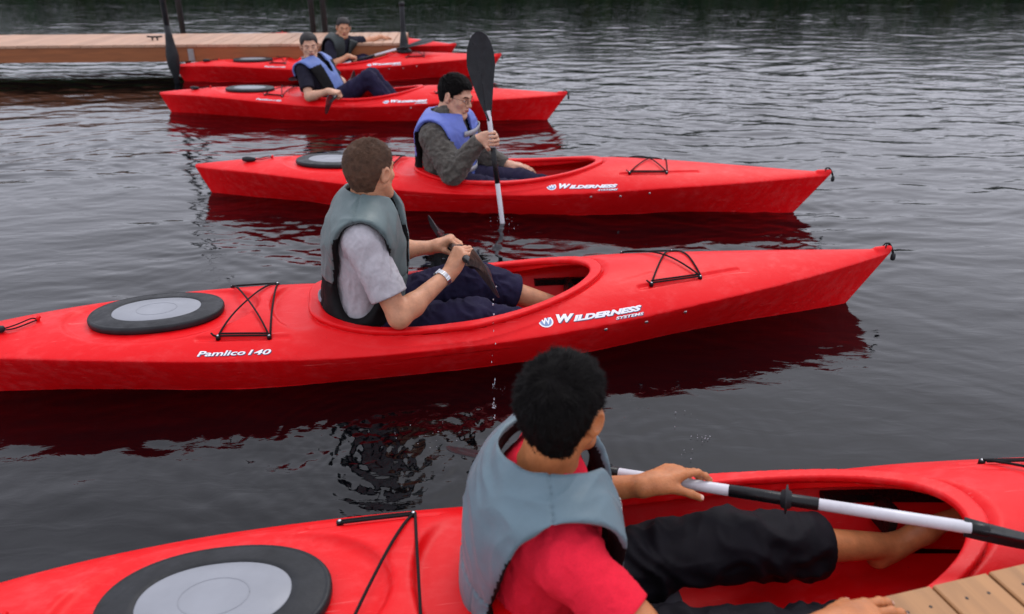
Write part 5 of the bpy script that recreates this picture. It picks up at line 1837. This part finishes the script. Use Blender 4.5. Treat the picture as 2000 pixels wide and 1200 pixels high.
def deck_wood(name, rgb, ang, var=.16, knots=True):
    m = bpy.data.materials.new(name); m.use_nodes = True
    nt = m.node_tree; N = nt.nodes; Lk = nt.links; p = N['Principled BSDF']
    tc = N.new('ShaderNodeTexCoord'); mp = N.new('ShaderNodeMapping')
    Lk.new(tc.outputs['Object'], mp.inputs['Vector']); mp.inputs['Rotation'].default_value = (0, 0, -ang)
    st = N.new('ShaderNodeMapping'); st.inputs['Scale'].default_value = (14, 1.1, 14); Lk.new(mp.outputs[0], st.inputs['Vector'])
    n = N.new('ShaderNodeTexNoise'); n.inputs['Scale'].default_value = 2.2; n.inputs['Detail'].default_value = 7; n.inputs['Distortion'].default_value = .8
    Lk.new(st.outputs[0], n.inputs['Vector'])
    oi = N.new('ShaderNodeObjectInfo')
    add = N.new('ShaderNodeMath'); add.operation = 'MULTIPLY_ADD'; add.inputs[1].default_value = .35; add.inputs[2].default_value = -.17
    Lk.new(oi.outputs['Random'], add.inputs[0])
    s2 = N.new('ShaderNodeMath'); s2.operation = 'ADD'; Lk.new(n.outputs['Fac'], s2.inputs[0]); Lk.new(add.outputs[0], s2.inputs[1])
    r = N.new('ShaderNodeValToRGB')
    r.color_ramp.elements[0].position = .25; r.color_ramp.elements[0].color = (*[c * (1 - var * 1.8) for c in rgb], 1)
    r.color_ramp.elements[1].position = .8; r.color_ramp.elements[1].color = (*[min(1, c * (1 + var)) for c in rgb], 1)
    Lk.new(s2.outputs[0], r.inputs['Fac'])
    out = r.outputs[0]
    if knots:
        v = N.new('ShaderNodeTexVoronoi'); v.inputs['Scale'].default_value = 1.0
        k = N.new('ShaderNodeMapping'); k.inputs['Scale'].default_value = (9, 4.5, 9); Lk.new(mp.outputs[0], k.inputs['Vector'])
        Lk.new(k.outputs[0], v.inputs['Vector'])
        q = N.new('ShaderNodeMapRange'); q.inputs['From Min'].default_value = .04; q.inputs['From Max'].default_value = .24
        q.inputs['To Min'].default_value = .75; q.inputs['To Max'].default_value = 0
        Lk.new(v.outputs['Distance'], q.inputs['Value'])
        mx = N.new('ShaderNodeMixRGB'); mx.inputs['Color2'].default_value = (rgb[0] * .32, rgb[1] * .26, rgb[2] * .24, 1)
        Lk.new(q.outputs[0], mx.inputs['Fac']); Lk.new(out, mx.inputs['Color1']); out = mx.outputs[0]
    Lk.new(out, p.inputs['Base Color']); p.inputs['Roughness'].default_value = .62
    b = N.new('ShaderNodeBump'); b.inputs['Distance'].default_value = .0012; Lk.new(n.outputs['Fac'], b.inputs['Height']); Lk.new(b.outputs[0], p.inputs['Normal'])
    return m

def near_dock():
    zt = .40
    P0 = at_z(1590, 1200, zt); P1 = at_z(2000, 1105, zt)
    e = unit((P1 - P0) * V(1, 1, 0)); n = V(e[1], -e[0], 0)          # n points back toward the photographer
    root = empty('dock', (0, 0, 0))
    g1 = at_z(1832, 1156, zt)
    s1 = float((g1 - P0) @ e)                                        # where a joint meets the edge
    ang = math.atan2(e[1], e[0])
    m = deck_wood('brown_stained_boards', (.36, .175, .066), ang)
    w = .137; gap = .006
    rg = np.random.default_rng(2)
    for i in range(-7, 12):
        s0 = s1 + i * w
        o = P0 + e * (s0 + gap / 2) + V(0, 0, -.030 + rg.uniform(-.0012, .0012)) - n * rg.uniform(0, .004)
        box_obj('plank', o, e * (w - gap), n * 1.75, V(0, 0, .030), m, root, .003)
        for dd in (.045, 1.6):
            for t in (.3, .7):
                c = o + e * (w - gap) * t + n * dd + V(0, 0, .030)
                loft_obj('deck_screw', [[c + V(r * math.cos(a), r * math.sin(a), z) for a in np.linspace(0, 2 * math.pi, 8, endpoint=False)] for r, z in ((.0035, -.002), (.0035, .0004), (.0015, .0001))], M['rubber'], root)
    o = P0 + e * (s1 - 7 * w) + n * .035 + V(0, 0, -.215)
    box_obj('fascia_board', o, e * (19 * w), n * .04, V(0, 0, .183), m, root)
    box_obj('joist', o + n * .8, e * (19 * w), n * .05, V(0, 0, .183), m, root)
    for t in (.3, 2.2):
        c = o + e * t + n * .5
        loft_obj('leg', [[c + V(.06 * math.cos(a), .06 * math.sin(a), z) for a in np.linspace(0, 2 * math.pi, 16, endpoint=False)] for z in (-.6, .18)], M['black'], root)
    tag(root, 'brown plank dock corner close to the camera under the resting hand', 'dock')
near_dock()

def far_dock():
    zt = .43
    P0 = at_z(0, 90, zt); P1 = at_z(786, 84, zt)
    e = unit((P1 - P0) * V(1, 1, 0)); n = V(-e[1], e[0], 0)          # away from the camera
    Ltot = float(np.linalg.norm(P1 - P0)); D = 1.50
    root = empty('dock')
    ang = math.atan2(e[1], e[0])
    top = deck_wood('pale_grey_brown_boards', (.45, .262, .168), ang, .10, knots=False)
    side = deck_wood('orange_brown_fascia', (.30, .094, .026), ang + math.pi / 2, .14, knots=False)
    w = .135; gap = .008; nplank = int((Ltot + 2.2) / w)
    rg = np.random.default_rng(3)
    for i in range(nplank):
        o = P1 - e * ((i + 1) * w - gap / 2) + V(0, 0, -.032 + rg.uniform(-.002, .002)) - n * (.012 + rg.uniform(0, .004))
        box_obj('plank', o, e * (w - gap), n * D, V(0, 0, .032), top, root, .003)
    o = P1 - e * (nplank * w) + V(0, 0, -.215)
    box_obj('fascia_board', o, e * (nplank * w), n * .04, V(0, 0, .182), side, root)
    box_obj('back_fascia', o + n * (D - .06), e * (nplank * w), n * .04, V(0, 0, .182), side, root)
    box_obj('end_board', P1 + V(0, 0, -.215) + n * .042, n * (D - .10), e * -.04, V(0, 0, .182), side, root)
    # galvanised plates beside the first pile
    galv = mat('galvanised_plate', (.36, .37, .36), .45, metal=.6, var=.15, vscale=20)
    pile_at = at_z(346, 162, 0)
    sp = float((pile_at - P1) @ e)
    for ds in (-.135, .075):
        box_obj('bracket_plate', P1 + e * (sp + ds) - n * .012 + V(0, 0, -.205), e * .075, n * .010, V(0, 0, .15), galv, root, .002)
    # a cleat on the deck
    c = at_z(303, 79, zt)
    cl = tube_obj('cleat', [[c + e * -.10 + V(0, 0, .05), c + e * -.05 + V(0, 0, .045), c + e * .05 + V(0, 0, .045), c + e * .10 + V(0, 0, .05)],
                            [c + e * -.035, c + e * -.03 + V(0, 0, .045)], [c + e * .035, c + e * .03 + V(0, 0, .045)]], .012, M['black'], root, 8)
    box_obj('corner_bumper', P1 + e * -.10 - n * .03 + V(0, 0, -.19), e * .15, n * .02, V(0, 0, .07), M['rubber'], root)
    tag(root, 'long low dock with pale planks and an orange-brown side, behind the far kayaks', 'dock')
    def pile(base, z0, z1, r, label, sleeve=None, tip=False):
        rt = empty('mooring_pile', tuple(base[:2]) + (0,))
        def ring(z, q): return [(q * math.cos(a), q * math.sin(a), z) for a in np.linspace(0, 2 * math.pi, 18, endpoint=False)]
        rr = [ring(z0, r), ring(z1 - .01, r), ring(z1, r * .8)]
        loft_obj('pipe', rr, M['rubber'], rt)
        if sleeve:
            loft_obj('sleeve', [ring(z, q) for z, q in sleeve], M['rubber'], rt)
        loft_obj('pipe_cap', [ring(z1 - .03, r * 1.18), ring(z1 + .01, r * 1.18), ring(z1 + .02, r * .8)], M['rubber'], rt)
        tag(rt, label, 'mooring pile', 'dark piles along the far dock')
    hz = lambda px, py, Y: (lambda v: CAM_H + v[2] * Y / v[1])(ray(px, py))
    b = pile_at
    z = lambda py: hz(340, py, b[1])
    pile(b, -.5, 2.4, .034, 'leftmost dark pile on the near side of the far dock', [(z(172), .030), (z(150), .040), (z(128), .075), (z(108), .078), (z(90), .060), (z(70), .044), (z(50), .035)])
    for px, lab in ((357, 'dark pile behind the far dock planks, first from the left'), (612, 'dark pile behind the far dock, left one of the close pair'), (635, 'dark pile behind the far dock, right one of the close pair')):
        c = at_z(px, 62, zt)
        f = P1 + n * (D + .06); t = (f - V(0, 0, 0)); v = ray(px, 60)
        # meet the line of the back edge
        A = np.array([[v[0], -e[0]], [v[1], -e[1]]]); q = np.linalg.solve(A, (P1 + n * (D + .03))[:2])
        c = V(v[0] * q[0], v[1] * q[0], 0)
        pile(c, -.6, 2.6, .040, lab)
    c = P1 + e * -.0 - n * .075
    zz = lambda py: hz(788, py, c[1])
    v = ray(789, 90); c = V(v[0] / v[1] * c[1], c[1], 0)
    pile(c, -.5, zz(7), .032, 'short dark pile at the right end of the far dock, its top in view', [(zz(103), .10), (zz(99), .10), (zz(95), .062), (zz(80), .052), (zz(62), .036)])
far_dock()

# ------------------------------------------------------------------ water drops falling from the paddles, foam flecks
def drops():
    rg = np.random.default_rng(9)
    pts = []
    tip = kw(2, SHAFT[2][0]) if False else k_world(2, SHAFT[2][0])
    for i in range(26):
        t = rg.random() ** .8
        z = tip[2] * (1 - t) - .0
        pts.append((tip + V(rg.normal() * .004, rg.normal() * .006, 0)) * V(1, 1, 0) + V(0, 0, max(.01, z)))
    rad = [rg.uniform(.0010, .0030) for _ in pts]
    b = k_world(3, SHAFT[3][1])
    for i in range(22):
        pts.append(V(b[0] + rg.normal() * .05, b[1] + rg.normal() * .05 - .03, rg.uniform(.004, .03))); rad.append(rg.uniform(.001, .003))
    for px, py, sp, n in ((1375, 858, .02, 10), (1345, 885, .025, 6), (1330, 818, .03, 6), (840, 848, .05, 14), (972, 760, .02, 8)):
        c = at_z(px, py, .004)
        for i in range(n):
            pts.append(c + V(rg.normal() * sp, rg.normal() * sp, rg.uniform(0, .004))); rad.append(rg.uniform(.0008, .0024))
    vs, fs = [], []
    for p, r in zip(pts, rad):
        o = len(vs); st = 1.0 + (rg.random() * 2.5 if p[2] > .05 else 0)
        for a, z in ((0, r * st), (1, 0.35 * r), (1, -.35 * r), (0, -r)):
            pass
        ring = lambda q, z: [(p[0] + q * math.cos(t), p[1] + q * math.sin(t), p[2] + z) for t in np.linspace(0, 2 * math.pi, 8, endpoint=False)]
        vs += ring(r * .3, r * st) + ring(r * .85, r * .5) + ring(r, 0) + ring(r * .8, -r * .6) + ring(r * .25, -r)
        for i in range(4):
            for k in range(8): fs.append((o + i * 8 + k, o + i * 8 + (k + 1) % 8, o + (i + 1) * 8 + (k + 1) % 8, o + (i + 1) * 8 + k)[::-1])
        fs.append(tuple(o + k for k in range(8))); fs.append(tuple(o + 32 + k for k in reversed(range(8))))
    m = bpy.data.materials.new('water_drop'); m.use_nodes = True; q = m.node_tree.nodes['Principled BSDF']
    q.inputs['Base Color'].default_value = (.85, .87, .92, 1); q.inputs['Roughness'].default_value = .06; q.inputs['Transmission Weight'].default_value = .75; q.inputs['IOR'].default_value = 1.33
    o = link_mesh('water_drops', make_mesh('water_drops', vs, fs, m))
    tag(o, 'clear drops of water falling from the paddles and floating flecks', 'water drops', kind='stuff')
drops()
